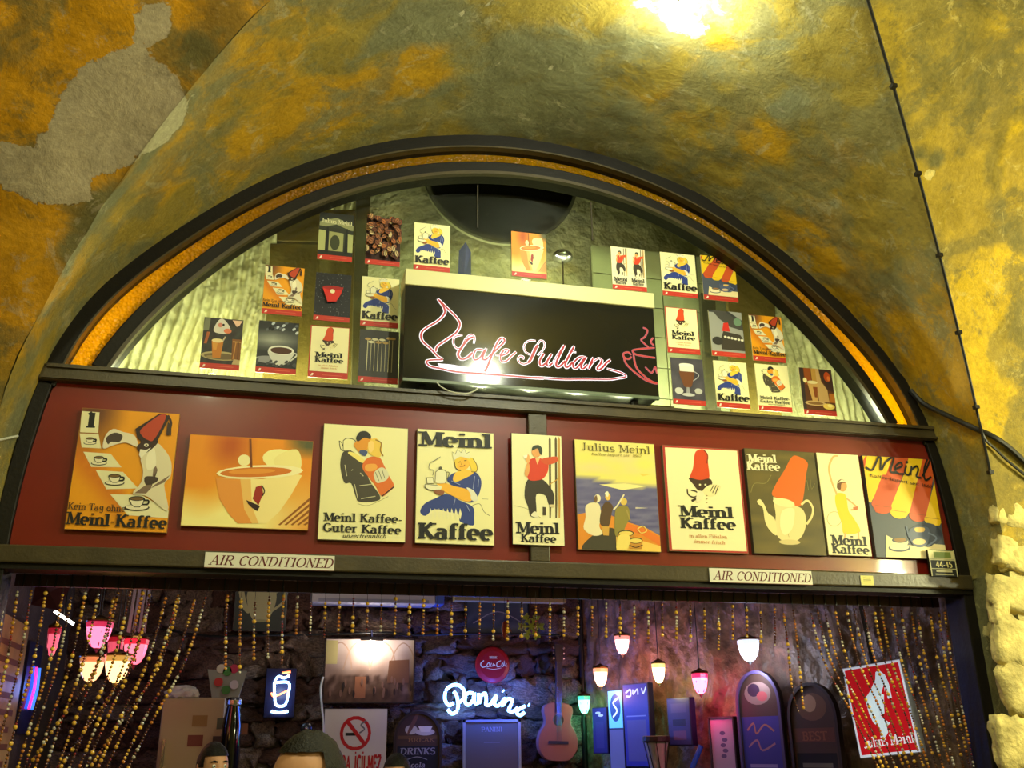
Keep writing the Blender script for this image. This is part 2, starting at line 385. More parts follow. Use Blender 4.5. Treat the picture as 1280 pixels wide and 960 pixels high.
def plaster_mat(name, paint, paint2, bare, grey, bump=.5):
    """aged painted plaster; attributes: peel (bare plaster, plus painted lamp glare), mould (grey, plus painted haze), rich (strong paint)"""
    m = bpy.data.materials.new(name); m.use_nodes = True; n = m.node_tree.nodes; l = m.node_tree.links
    b = n['Principled BSDF']; b.inputs['Roughness'].default_value = .62; b.inputs['Specular IOR Level'].default_value = .25
    tc = n.new('ShaderNodeTexCoord')
    def ns(sc, det=8, ro=.6, dist=0):
        t = n.new('ShaderNodeTexNoise'); t.inputs['Scale'].default_value = sc; t.inputs['Detail'].default_value = det
        t.inputs['Roughness'].default_value = ro; t.inputs['Distortion'].default_value = dist
        l.new(tc.outputs['Object'], t.inputs['Vector']); return t.outputs[0]
    def att(nm):
        a = n.new('ShaderNodeAttribute'); a.attribute_name = nm; return a.outputs['Fac']
    def madd(a, k, c):
        q = n.new('ShaderNodeMath'); q.operation = 'MULTIPLY_ADD'; l.new(a, q.inputs[0]); q.inputs[1].default_value = k
        if isinstance(c, float): q.inputs[2].default_value = c
        else: l.new(c, q.inputs[2])
        return q.outputs[0]
    def sst(a, lo, hi):
        r = n.new('ShaderNodeMapRange'); r.interpolation_type = 'SMOOTHSTEP'; l.new(a, r.inputs[0])
        r.inputs[1].default_value = lo; r.inputs[2].default_value = hi; return r.outputs[0]
    def mix(f, a, c, bl='MIX'):
        x = n.new('ShaderNodeMix'); x.data_type = 'RGBA'; x.blend_type = bl
        if isinstance(f, float): x.inputs[0].default_value = f
        else: l.new(f, x.inputs[0])
        for i, q in ((6, a), (7, c)):
            if isinstance(q, tuple): x.inputs[i].default_value = q
            else: l.new(q, x.inputs[i])
        return x.outputs[2]
    big = ns(1.3, 9, .62, .4); mid = ns(4.5, 9, .65, .6); fine = ns(38, 8, .7)
    rich = sst(madd(mid, .8, madd(big, .8, madd(att('rich'), .6, -.78))), .05, .3)
    c = mix(rich, col4(paint2), col4(paint))
    gm = sst(madd(mid, 1.1, madd(att('mould_haze'), .75, -.45)), .25, .62)
    c = mix(gm, c, col4(grey))
    pf = sst(madd(mid, 1.3, madd(ns(13, 8, .7), .8, madd(att('peel_glare'), 1.0, -1.12))), .46, .53)
    cr = n.new('ShaderNodeTexVoronoi'); cr.feature = 'DISTANCE_TO_EDGE'; cr.inputs['Scale'].default_value = 1.1
    wn = n.new('ShaderNodeTexNoise'); wn.inputs['Scale'].default_value = 2.2; wn.inputs['Detail'].default_value = 8; l.new(tc.outputs['Object'], wn.inputs['Vector'])
    wv = n.new('ShaderNodeVectorMath'); wv.operation = 'ADD'; l.new(tc.outputs['Object'], wv.inputs[0]); l.new(wn.outputs['Color'], wv.inputs[1]); l.new(wv.outputs[0], cr.inputs['Vector'])
    band = sst(madd(cr.outputs[0], 1.0, madd(ns(9, 8, .75), .22, -.11)), .13, .03)
    c = mix(madd(band, .6, 0.0), c, col4(grey))
    # smoky smudges and worn lighter scuffs
    sm = sst(ns(2.6, 10, .78, .5), .5, .6); c = mix(madd(sm, .7, 0.0), c, col4(grey))
    sc_ = sst(ns(5.3, 10, .75, .8), .57, .62); c = mix(madd(sc_, .4, 0.0), c, col4(bare))
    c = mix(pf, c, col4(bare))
    vr = n.new('ShaderNodeMapRange'); l.new(madd(fine, .6, madd(mid, .5, 0.0)), vr.inputs[0]); vr.inputs[1].default_value = .3; vr.inputs[2].default_value = .8
    vr.inputs[3].default_value = .5; vr.inputs[4].default_value = 1.35
    c = mix(1.0, c, vr.outputs[0], 'MULTIPLY')
    # small scratches / chips
    vo = n.new('ShaderNodeTexVoronoi'); vo.inputs['Scale'].default_value = 5; vo.inputs['Randomness'].default_value = 1; l.new(tc.outputs['Object'], vo.inputs['Vector'])
    chip = sst(madd(vo.outputs[0], 1.0, madd(mid, .25, -.13)), .09, .03)
    l.new(c, b.inputs['Base Color'])
    h = madd(pf, -.5, madd(fine, .35, madd(mid, .9, 0.0)))
    bp = n.new('ShaderNodeBump'); bp.inputs['Strength'].default_value = bump; bp.inputs['Distance'].default_value = .03
    l.new(h, bp.inputs['Height']); l.new(bp.outputs[0], b.inputs['Normal'])
    return m
M['plaster'] = plaster_mat('ochre_plaster', (178, 136, 20), (146, 126, 50), (172, 164, 124), (116, 114, 78))  # its grey also paints the haze below the crown
M['plaster_left'] = plaster_mat('orange_plaster', (192, 136, 8), (158, 122, 30), (168, 152, 118), (104, 94, 50))
M['plaster_web'] = plaster_mat('yellow_plaster', (206, 170, 14), (176, 148, 38), (212, 192, 108), (112, 104, 52))
M['pier'] = plaster_mat('pier_plaster', (150, 132, 60), (130, 124, 76), (206, 192, 124), (100, 98, 66), .8)

# ------------------------------------------------------------ street vault and walls
CX, CZ = 1.39, 2.49
def rout(deg):
    d = deg if deg <= 90 else 180-deg
    return 2.645+.075*math.exp(-((d-26)/13)**2)
def Fp(deg, y=0, off=0):
    r = rout(deg)+off; return Vector((CX+r*cos(radians(deg)), y, CZ+r*sin(radians(deg))))
GA, GD, GY, GZ, GR = 2.68, 2.7, -.3, 2.5, 2.65
def Gp(deg):
    t = radians(deg); return Vector((CX+GA*cos(t), GY-GD*(1-abs(sin(pi/2-t))), GZ+GR*sin(t)))
# blobs: (px, py, radius_m, weight) projected on to the vault, painted into attributes
from mathutils.bvhtree import BVHTree
blob_src = dict(
 peel_glare=[(850,12,.12,.8),(870,40,.08,.7),(800,5,.08,.6),(150,120,.16,.9),(185,115,.15,.9),(120,150,.15,.9),(105,175,.12,.8),(200,150,.12,.7),(195,20,.1,.7),(30,215,.1,.8),(60,228,.1,.8),(0,205,.1,.8),(88,225,.07,.7),  # leading blobs: bare patches that also paint the lamp's white glare
       (62,175,.035,.8),(580,15,.04,.7),(610,5,.05,.6),(685,85,.05,.6),(625,80,.025,.6),(902,92,.03,.5),(835,30,.05,.4),(1020,108,.05,.5),(155,95,.03,.9),
       (1165,215,.05,.6),(1225,290,.1,.5),(1190,250,.06,.4),(55,430,.06,.4),(20,450,.07,.4),(5,470,.08,.4),(190,160,.1,.6),(140,195,.08,.6),(110,255,.06,.4)],
 mould_haze=[(230,130,.12,.6),(205,165,.1,.6),(180,200,.1,.6),(150,240,.1,.6),(120,265,.1,.6),(95,300,.08,.6),(80,340,.08,.5),(60,390,.08,.5),(270,60,.12,.5),(230,60,.1,.6),
        (500,30,.15,.7),(560,25,.2,.7),(620,100,.2,.6),(550,115,.1,.6),(660,140,.2,.6),(470,60,.08,.4),(440,80,.08,.5),(430,120,.08,.4),(720,110,.2,.55),(780,150,.2,.5),  # wide blobs near the crown also paint haze in grey
        (300,140,.05,.5),(350,95,.04,.5),(275,120,.05,.4),(640,60,.2,.55),(700,60,.2,.5),(800,60,.2,.5),(990,125,.13,.6),(1040,105,.06,.5),(970,140,.06,.4),(860,120,.15,.3),
        (960,250,.07,.6),(1000,265,.05,.6),(930,245,.05,.5),(1042,255,.03,.6),(600,150,.2,.6),(700,160,.2,.6),(800,200,.15,.5),(860,235,.1,.4),(1100,60,.08,.4),
        (1170,200,.05,.7),(1200,190,.05,.6),(1215,160,.06,.5),(1185,235,.05,.6),(30,500,.12,.5),(15,540,.12,.6),(1150,190,.04,.6),(1280,40,.06,.5),(1240,150,.05,.4)],
 rich=[(60,60,.5,1),(130,60,.3,.9),(20,120,.3,.9),(330,60,.25,.4),(420,130,.25,.6),(380,140,.2,.6),(500,100,.2,.5),(300,200,.15,.5),(20,330,.25,.7),(60,350,.1,.6),(200,230,.1,.5),
       (530,60,.12,.7),(540,100,.1,.6),(40,420,.1,.6),(1000,300,.25,.6),(1080,400,.25,.7),(1130,450,.2,.6),(950,170,.2,.5),(1100,500,.1,.5),(1060,200,.2,.4),
       (1240,450,.3,.6),(1220,380,.2,.6),(1200,480,.2,.6),(1270,150,.1,.5),(900,60,.15,.3),(830,130,.12,.3)])
def add_attrs(me, co, blobs):
    import numpy as np
    P = np.array(co)
    for nm, bl in blobs.items():
        a = np.zeros(len(P))
        for c, r, wt in bl:
            d2 = ((P-np.array(c))**2).sum(1); a += wt*np.exp(-d2/(2*(r*.8)**2))
        A = me.attributes.new(nm, 'FLOAT', 'POINT'); A.data.foreach_set('value', np.minimum(a, 1.1).astype('f'))
def surf(name, fn, nu, nv, mt, rough=.012, parent=None, kind='structure', blobs=None, sc=2.2):
    V = []
    for j in range(nv+1):
        for i in range(nu+1):
            p = fn(i/nu, j/nv); k = rough*(noise.noise(p*sc)+.5*noise.noise(p*sc*3)+.3*noise.noise(p*sc*8))
            V.append(p+Vector((k, k*.6, k)))
    Fc = [(j*(nu+1)+i, j*(nu+1)+i+1, (j+1)*(nu+1)+i+1, (j+1)*(nu+1)+i) for j in range(nv) for i in range(nu)]
    me = bpy.data.meshes.new(name); me.from_pydata([tuple(v) for v in V], [], Fc); me.update()
    me.polygons.foreach_set('use_smooth', [True]*len(me.polygons))
    return me, V, Fc
def web_near(u, v):
    d = 180*(1-u); a = Fp(d); b = Gp(d)
    return a.lerp(b, v)
def street_fn(side):
    def f(u, v):       # u along x out, v up the web
        g = Gp(90*v if side > 0 else 180-90*v); return Vector((g.x+side*4.5*u, g.y, g.z))
    return f
parts = []
for nm, fn, nu, nv, mt in (('ceiling', web_near, 260, 90, M['plaster']), ('ceiling_right', street_fn(1), 130, 110, M['plaster_web']), ('ceiling_left', street_fn(-1), 130, 110, M['plaster_left'])):
    parts.append((nm, mt)+surf(nm, fn, nu, nv, mt, .012 if nm == 'ceiling' else .02))
trees = [BVHTree.FromPolygons([tuple(v) for v in q[3]], q[4]) for q in parts]
def hit(px, py):
    best = None
    for t in trees:
        r = t.ray_cast(CAMP, ray(px, py).normalized())
        if r[0] and (best is None or r[3] < best[1]): best = (r[0], r[3])
    return best[0] if best else None
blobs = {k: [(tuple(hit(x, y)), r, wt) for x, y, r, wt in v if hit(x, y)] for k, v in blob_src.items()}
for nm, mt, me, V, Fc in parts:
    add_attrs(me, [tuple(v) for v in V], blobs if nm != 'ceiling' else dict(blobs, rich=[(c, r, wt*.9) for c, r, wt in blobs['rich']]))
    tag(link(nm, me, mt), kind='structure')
# opposite half of the bay, behind the camera
def far_fn(u, v):
    d = 180*(1-u); g = Gp(d); a = Vector((g.x, -6.0-g.y, g.z)); b = Vector((Fp(d).x, -6.0, Fp(d).z)); return a.lerp(b, v)
me, V, Fc = surf('ceiling_far', far_fn, 60, 12, None); add_attrs(me, V, {'peel_glare': [], 'mould_haze': [], 'rich': []}); tag(link('ceiling_far', me, M['plaster']), kind='structure')
for side in (1, -1):
    f0 = street_fn(side)
    me, V, Fc = surf('ceiling_far_side', lambda u, v: Vector((f0(u, v).x, -6.0-f0(u, v).y, f0(u, v).z)), 10, 30, None)
    add_attrs(me, V, {'peel_glare': [], 'mould_haze': [], 'rich': []}); tag(link('ceiling_%s_rear' % ('right' if side > 0 else 'left'), me, M['plaster_web']), kind='structure')
# piers: jamb reveal and street face
JL, JR = CX-2.645, CX+2.645
def wallmesh(name, A, B, z0, z1, nu, nv, mt, rough, bl=None):
    me, V, Fc = surf(name, lambda u, v: Vector((A[0]+(B[0]-A[0])*u, A[1]+(B[1]-A[1])*u, z0+(z1-z0)*v)), nu, nv, mt, rough, sc=3)
    add_attrs(me, V, bl or {'peel_glare': [], 'mould_haze': [], 'rich': []}); return tag(link(name, me, mt), kind='structure')
wallmesh('wall_right_reveal', (JR, .0), (CX+GA, GY), -.02, 2.5, 14, 90, M['pier'], .012, {'peel_glare': [((4.05,-.1,2.2),.12,.6)], 'mould_haze': [((4.05,-.1,1.6),.4,.4),((4.05,-.1,2.3),.3,.3)], 'rich': []})
wr = wallmesh('wall_right', (CX+GA, GY), (CX+GA+4.5, GY), -.02, 2.5, 90, 60, M['pier'], .05, {'peel_glare': [((4.3,-.3,2.4),.6,1.1),((4.3,-.3,1.2),.8,1.1),((4.3,-.3,1.8),.8,1.1),((4.4,-.3,2.4),.4,.8),((4.3,-.3,1.7),.5,.6),((4.4,-.3,2.0),.4,.6)], 'mould_haze': [], 'rich': [((4.3,-.3,2.4),.2,.7)]})
wallmesh('wall_left_reveal', (CX-GA, GY), (JL, .0), -.02, 2.5, 14, 60, M['pier'], .012, {'peel_glare': [], 'mould_haze': [((-1.25,-.1,2.3),.4,.5)], 'rich': []})
wallmesh('wall_left', (CX-GA-4.5, GY), (CX-GA, GY), -.02, 2.5, 60, 40, M['pier'], .03)
o = MB().box((-6, -6.3, -.02), (9, -6.05, 6)).build('wall_back', M['pier']); tag(o, kind='structure')
M['floor'] = mat('street_paving', (120, 110, 95), .5, var=.3, bump=.3, bscale=14)
tag(bx('floor', (-6, -6.3, -.3), (9, 4.6, -.02), M['floor']), kind='structure')
# rough stones showing through the plaster of the right pier
random.seed(5)
def stone_mesh(name, w, h, d, seed, sub=3, amp=.12):
    bm = bmesh.new(); bmesh.ops.create_cube(bm, size=1); bmesh.ops.subdivide_edges(bm, edges=bm.edges, cuts=sub, use_grid_fill=True)
    r = random.Random(seed); off = Vector((r.random()*50, r.random()*50, r.random()*50))
    for v in bm.verts:
        p = v.co.copy(); q = p.normalized()*.62; p = p.lerp(q, .32)
        p += Vector([noise.noise(p*2.3+off+Vector((i*9, 0, 0)))+.55*noise.noise(p*6+off+Vector((i*7, 5, 0))) for i in range(3)])*amp
        v.co = Vector((p.x*w, p.y*d, p.z*h))
    me = bpy.data.meshes.new(name); bm.to_mesh(me); bm.free(); return me
M['pierstone'] = mat('pier_stone', (214, 196, 122), .85, var=.4, vscale=10, bump=1, bscale=22)
for i, (px, py, w_, h_) in enumerate([(1262,585,.16,.13),(1275,640,.2,.16),(1258,690,.1,.12),(1268,745,.22,.13),(1276,700,.16,.11),(1262,800,.13,.2),(1278,860,.18,.2),(1268,930,.16,.2),(1250,640,.06,.1),(1250,760,.07,.13)]):
    p = at(px, py, GY); me = stone_mesh('stone', w_*1.35, h_*1.35, .07, 40+i, 4, .13)
    for q in me.polygons: q.use_smooth = True
    o = link('stone', me, M['pierstone'], wr); o.location = (p.x, GY+.012, p.z); o.rotation_euler = (0, random.uniform(-.3, .3), 0)

# ------------------------------------------------------------ shopfront frame
def ringband(r0, r1, y0, y1, a0, a1, n=96):
    """closed bar following the arch between offsets r0<r1 from rout, angles a0..a1"""
    b = MB(); k = 0; V = []
    for i in range(n+1):
        d = a0+(a1-a0)*i/n
        for (o_, y) in ((r0, y0), (r1, y0), (r1, y1), (r0, y1)):
            r = rr(d, o_); V.append((CX+r*cos(radians(d)), y, CZ+r*sin(radians(d))))
    Fc = []
    for i in range(n):
        for j in range(4): Fc.append((i*4+j, i*4+(j+1) % 4, (i+1)*4+(j+1) % 4, (i+1)*4+j))
    Fc += [(3, 2, 1, 0), (n*4, n*4+1, n*4+2, n*4+3)]
    return b.add(V, Fc)
def rr(d, o): return rout(d)+o if o > -.12 else rin(d)+(o+.3)
def rin(d):
    dd = d if d <= 90 else 180-d
    return 2.385+.045*math.exp(-((dd-22)/14)**2)        # edge of the clear glass
BZ0, BZ1 = 3.335, 3.42
LZ0, LZ1 = 2.428, 2.512
win = empty('window_1', (0, 0, 0), kind='structure')
def angz(z, r): return math.degrees(math.asin((z-CZ)/r))
a_o = 18
ringband(-.085, .035, -.02, .16, angz(BZ0, 2.7), 180-angz(BZ0, 2.7)).build('outer_arch_frame', M['frame_dark'], win, bevel=.006)
ringband(-.088, -.078, -.028, .02, angz(BZ1, 2.6), 180-angz(BZ1, 2.6)).build('arch_bead', M['frame'], win)
# inner arch: between yellow pane and clear glass, a wide bar with a front lip
ringband(-.3, -.21, .0, .12, angz(BZ1, 2.45), 180-angz(BZ1, 2.45)).build('inner_arch_frame', M['frame_dark'], win, bevel=.008)
ringband(-.305, -.285, -.015, .02, angz(BZ1, 2.5), 180-angz(BZ1, 2.5)).build('arch_bead', M['frame'], win)
# amber pane, a thin curved strip
V = []; Fc = []; n = 120
a0 = angz(BZ1-.02, 2.57)
for i in range(n+1):
    d = a0+(180-2*a0)*i/n
    for r in (rin(d)+.07, rout(d)-.06):
        for y in (.064, .07): V.append((CX+r*cos(radians(d)), y, CZ+r*sin(radians(d))))
for i in range(n):
    k = 4*i
    for a, b in ((0, 1), (1, 3), (3, 2), (2, 0)): Fc.append((k+a, k+b, k+4+b, k+4+a))
MB().add(V, Fc).build('amber_pane', M['amber'], win)
# clear glass lunette
pts = [(CX+(rin(d)+.03)*cos(radians(d)), CZ+(rin(d)+.03)*sin(radians(d))) for d in [angz(BZ1-.02, 2.44)+(180-2*angz(BZ1-.02, 2.44))*i/64 for i in range(65)]]
MB().prism(pts, .118, .124).build('glass_pane', M['glass'], win)
# transom beam with mouldings
b = MB().box((-1.17, -.05, BZ0), (3.955, .14, BZ1)); b.build('transom', M['frame'], win, bevel=.008)
MB().box((-1.13, -.065, BZ1-.022), (3.92, -.048, BZ1-.004)).box((-1.15, -.062, BZ0+.006), (3.95, -.048, BZ0+.018)).build('transom_bead', M['frame'], win)
MB().box((.7, .14, 3.43), (2.3, .2, 3.5)).build('glazing_ledge', M['frame'], win)
# vertical strip between panes
for px in (597, 738):
    p = at(px, 240, .11); MB().box((p.x-.003, .105, 3.45 if px < 0 else 4.55), (p.x+.003, .117, CZ+math.sqrt(2.39**2-(p.x-CX)**2)-.02)).build('glazing_joint', M['frame'], win)

tag(bx('trim_1', (JL+.015, -.05, LZ0), (JR-.015, .16, LZ1), M['frame'], bevel=.008), kind='structure')       # lintel
tag(bx('trim_2', (1.345, -.035, LZ1), (1.452, .1, BZ0), M['frame'], bevel=.006), kind='structure')           # mullion
tag(MB().box((JL+.02, -.03, 2.402), (JR-.02, .1, LZ0)).build('trim_3', M['frame_dark']), kind='structure')      # drip strip under lintel
# side posts follow the arch down to the ground
def post(name, s):
    pts = []
    A = [angz(z, 2.66) for z in (2.49, 2.6, 2.8, 3.0, 3.2, 3.34)]
    o_ = [(CX+s*(rout(a)-.003)*cos(radians(a)), CZ+rout(a)*sin(radians(a))) for a in A]
    i_ = [(CX+s*(rout(a)-.075)*cos(radians(a)), CZ+rout(a)*sin(radians(a))) for a in A]
    pts = [(o_[0][0], 0)]+o_+i_[::-1]+[(i_[0][0], 0)]
    if s < 0: pts = pts[::-1]
    o = MB().prism(pts, -.02, .15).build(name, M['frame_dark'], bevel=.005); tag(o, kind='structure'); return o
door = empty('door_1', (0, 0, 0), kind='structure')
post('jamb_right', 1).parent = door; post('jamb_left', -1).parent = door
for o in door.children:
    if 'kind' in o: del o['kind']

# fascia boards
def fascia(label, x0, x1, curved):
    A = [LZ1+.0, 2.6, 2.8, 3.0, 3.2, BZ0]
    if curved < 0:
        e = [(CX-(rout(angz(z, 2.66))-.078)*cos(radians(angz(z, 2.66))), z) for z in A]; pts = [(x1, LZ1), (x1, BZ0)]+e[::-1]
    else:
        e = [(CX+(rout(angz(z, 2.66))-.078)*cos(radians(angz(z, 2.66))), z) for z in A]; pts = [(x0, BZ0), (x0, LZ1)]+e
    return tag(MB().prism(pts, .0, .03).build('fascia_board', M['red']), label, 'board')
fascia('dark red fascia board above the opening, left of the central mullion', JL, 1.345, -1)
fascia('orange-red fascia board above the opening, right of the central mullion', 1.452, JR, 1)

# ------------------------------------------------------------ the large posters
CR = (236, 228, 178); BK = (28, 27, 24); OR = (226, 140, 22)
def mkconv(rect, ox, oy, s, Y=-.03):
    x0, z0, x1, z1 = rect
    def f(zx, zy):
        p = at(ox+zx/s, oy+zy/s, Y); return ((p.x-x0)/(x1-x0), (p.z-z0)/(z1-z0))
    return f
PY = -.03
def rect_from(q):      # corner pixels tl,tr,br,bl at plane PY -> rectangle
    P = [at(*c, PY) for c in q]
    return ((P[0].x+P[3].x)/2, (P[2].z+P[3].z)/2, (P[1].x+P[2].x)/2, (P[0].z+P[1].z)/2)
Q = dict(p1=[(103,509),(225,518),(208,666),(80,661.5)],p2=[(238,541.7),(392,552.5),(384.5,664),(225.4,656)],p3=[(404.4,529.2),(510,535.7),(506.8,678.3),(397.4,674)],
 p4=[(521,536),(617.3,541.3),(618,682),(519.2,679)],p5=[(638.4,542.4),(701.7,546),(703.7,683),(639.3,682)],p6=[(717.8,548.6),(818,555.4),(826,690.4),(722.8,686.7)],
 p7=[(827.3,556.8),(922.9,561.4),(936,691.8),(837,689)],p8=[(929,560.8),(1017,565),(1033.9,694.4),(943.9,692)],p9=[(1019.8,565.8),(1072.7,568.4),(1090,695.8),(1035.9,693.8)],
 p10=[(1077.5,570),(1164,573.4),(1183,699),(1095.8,697.2)])
RC = {k: rect_from(v) for k, v in Q.items()}
def art(k, ox, oy, s):
    r = RC[k]; return Art(mkconv(r, ox, oy, s, PY), (r[2]-r[0])/(r[3]-r[1]))
FULL = [(0, 0), (1, 0), (1, 1), (0, 1)]
ARTS = {}
def cup(a, x, y, s, c=(238,228,190), k=BK):
    a.ell(x, y+s*.62, s*1.15, s*.3, k).ell(x, y+s*.58, s*1.05, s*.24, c)
    a.poly([(x-s*.75,y-s*.2),(x+s*.75,y-s*.2),(x+s*.55,y+s*.35),(x+s*.25,y+s*.6),(x-s*.25,y+s*.6),(x-s*.55,y+s*.35)], k, 0)
    a.poly([(x-s*.68,y-s*.2),(x+s*.68,y-s*.2),(x+s*.48,y+s*.33),(x+s*.2,y+s*.54),(x-s*.2,y+s*.54),(x-s*.48,y+s*.33)], c, 0)
    a.ell(x, y-s*.2, s*.72, s*.22, k).ell(x, y-s*.19, s*.6, s*.15, (120,90,50))
    a.line([(x+s*.6,y-s*.05),(x+s*1.05,y-s*.02),(x+s*1.0,y+s*.3),(x+s*.5,y+s*.36)], .012, k)

# poster 1 : row of cups and man in fez
a = art('p1', 60, 490, 4.8); ARTS['cups'] = a
a.grid(0, 0, 1, 1, 14, 18, lambda u, v: mixc(mixc((238,158,20), (205,105,20), max(0, 1-abs((u*.75+v-.62))*5)*.8 if u < .55 else 0), (105,62,38), max(0, 1-hypot((u-.12)/.35, (v-1)/.42))*1.3))
a.poly([(200,112),(308,120),(300,245),(190,240)], CR).text('1', (222,212), (282,214), .13, BK, .3, .1)
a.poly([(188,247),(302,251),(318,338),(200,332)], CR).poly([(210,358),(375,370),(442,452),(258,450)], CR).poly([(285,468),(450,480),(542,580),(350,585)], CR)
a.poly([(372,615),(560,618),(730,716),(726,760),(480,742)], CR)
cup(a, 250, 285, 34); cup(a, 305, 402, 42); cup(a, 400, 515, 52); cup(a, 535, 655, 66)
a.poly([(560,390),(640,305),(700,345),(742,420),(738,510),(700,560),(722,718),(600,630),(510,612),(560,545),(572,470)], (226,214,176), 1)
a.poly([(640,420),(660,470),(620,540),(560,580),(520,610),(590,612),(640,560),(735,500),(700,545),(620,580)], (128,104,84), 0)
a.poly([(585,510),(660,515),(650,545),(590,560)], (70,55,45), 1).poly([(636,330),(650,440),(600,470),(590,400)], (245,236,200), 1)
a.poly([(520,262),(540,330),(470,305),(400,318),(330,340),(345,262),(392,222),(450,240)], (232,220,186), 1)
a.poly([(350,275),(400,245),(448,262),(430,300),(380,300),(360,315)], (76,62,52), 1)
a.poly([(545,270),(560,300),(535,330),(560,372),(600,362),(650,320),(655,290)], (58,38,30), 1).ell(592, 320, 14, 10, (230,220,190)).ell(592, 320, 6, 5, BK)
a.poly([(555,345),(590,350),(620,335),(590,368),(560,400),(548,380)], (240,232,200), 0)
a.poly([(526,222),(672,130),(700,130),(735,150),(655,302),(600,300),(538,280)], (48,30,24)).poly([(560,225),(672,140),(712,150),(640,285),(600,288),(568,265)], (186,66,36), 1)
a.line([(722,140),(742,190),(722,262)], .018, (60,35,25)).poly([(722,180),(744,200),(742,262),(712,258)], (60,40,28))
a.text('Kein Tag ohne', (116,706), (466,724), .055, (70,48,22), .17, .08)
a.text('Meinl-Kaffee', (104,796), (716,826), .098, BK, .24, .09)
# poster 2 : cup of coffee
a = art('p2', 0, 440, 3.0476); ARTS['cup'] = a
def cupbg(u, v):
    c = mixc((252,236,150), (236,146,24), (v-.1)*2.6-u*.3+.3*nz(u, v, 3))
    c = mixc(c, (186,84,14), max(0, 1-hypot((u-.33)/.22, (v-.9)/.35))*1.1)
    c = mixc(c, (84,86,50), max(0, 1-hypot((u-1)/.25, (v-1)/.22))*1.6)
    return mixc(c, (226,140,40), max(0, (u-.62)*2.2)*max(0, 1-v*1.2))
a.grid(0, 0, 1, 1, 20, 14, cupbg)
for i in range(6): a.poly([(1060+i*24,660),(1068+i*24,662),(1190,560+i*22),(1190,548+i*22)], (150,86,24))
a.ell(1075, 410, 75, 40, (252,240,160), 8).ell(930, 412, 24, 22, (250,236,170)).poly([(1050,400),(1130,370),(1150,430),(1120,470),(1060,450)], (248,232,150), 1)
a.poly([(822,480),(835,560),(872,620),(905,655),(1015,655),(1065,610),(1110,545),(1152,470),(1120,462),(1000,485)], (250,228,150))
a.poly([(822,480),(835,560),(872,620),(905,655),(960,655),(930,600),(915,485)], (232,150,60)).poly([(915,485),(930,600),(960,655),(985,655),(960,590),(955,485)], (240,190,100))
a.ell(990, 457, 167, 26, (252,240,180), -2).ell(975, 458, 138, 19, (214,120,30), -2).ell(960, 455, 90, 10, (232,150,50), -2)
a.poly([(950,330),(958,330),(962,440),(954,440)], (120,60,20)).poly([(963,560),(975,515),(998,508),(1003,540),(985,585)], (160,40,22)).line([(998,510),(1008,530),(1000,550)], .012, BK)
a.poly([(938,565),(985,585),(990,590),(980,608),(960,595),(945,580)], (50,24,18))
# poster 3 : couple
a = art('p3', 380, 510, 4.923); ARTS['couple'] = a; a.raw(FULL, (240,232,170))
a.line([(330,590),(400,600),(520,545)], .004, (150,140,90)).line([(215,200),(222,245),(240,262),(290,262)], .006, BK).line([(215,200),(232,215),(240,238)], .005, BK)
a.line([(240,200),(262,185),(300,190),(318,205)], .006, BK).ell(268, 180, 7, 6, CR).line([(240,200),(240,258)], .004, BK)
a.poly([(240,270),(285,262),(330,290),(370,330),(400,440),(470,545),(440,575),(340,578),(318,545),(290,465),(250,462),(228,400),(222,330)], (72,66,50), 1)
a.poly([(282,268),(330,285),(380,330),(352,336),(300,300),(270,278)], (244,224,120), 1)
a.poly([(372,325),(410,300),(465,305),(492,350),(520,410),(556,480),(520,520),(478,545),(440,480),(400,430),(360,370)], (224,112,34), 1)
a.line([(480,545),(556,485)], .01, BK, 0).poly([(430,400),(480,365),(520,400),(512,440),(462,462),(440,450)], (222,216,180), 1)
for i in range(3): a.line([(440+i*20,395-i*8),(462+i*18,450-i*8)], .005, (90,90,70), 0)
a.poly([(380,350),(440,345),(450,372),(420,390),(380,385)], (240,168,70), 1)
a.poly([(305,225),(340,190),(410,180),(410,230),(380,262),(340,270),(320,250)], (226,150,40), 1).poly([(322,175),(345,145),(385,143),(412,170),(405,190),(370,182),(335,205),(322,195)], (40,38,34), 1)
a.poly([(405,200),(440,185),(470,210),(480,250),(470,300),(440,300),(400,280),(392,245)], (240,198,80), 1).poly([(395,215),(425,205),(430,250),(405,275)], (248,208,120), 1)
a.line([(440,195),(475,215),(470,260),(488,295)], .01, (150,110,40)).poly([(340,265),(362,258),(390,268),(378,295),(350,285)], (70,84,130), 1)
for p_, q_ in (((250,350),(262,420)),((310,470),(330,560)),((345,400),(365,420)),((350,560),(440,545)),((340,480),(420,470)),((290,385),(300,380))): a.line([p_, q_], .007, (200,192,150), 0)
a.text('Meinl Kaffee-', (118,698), (606,712), .072, BK, .22, .09); a.text('Guter Kaffee', (112,762), (600,780), .07, BK, .22, .09)
a.text('unzertrennlich', (232,800), (505,804), .034, (60,55,30), .16, .08, .4)
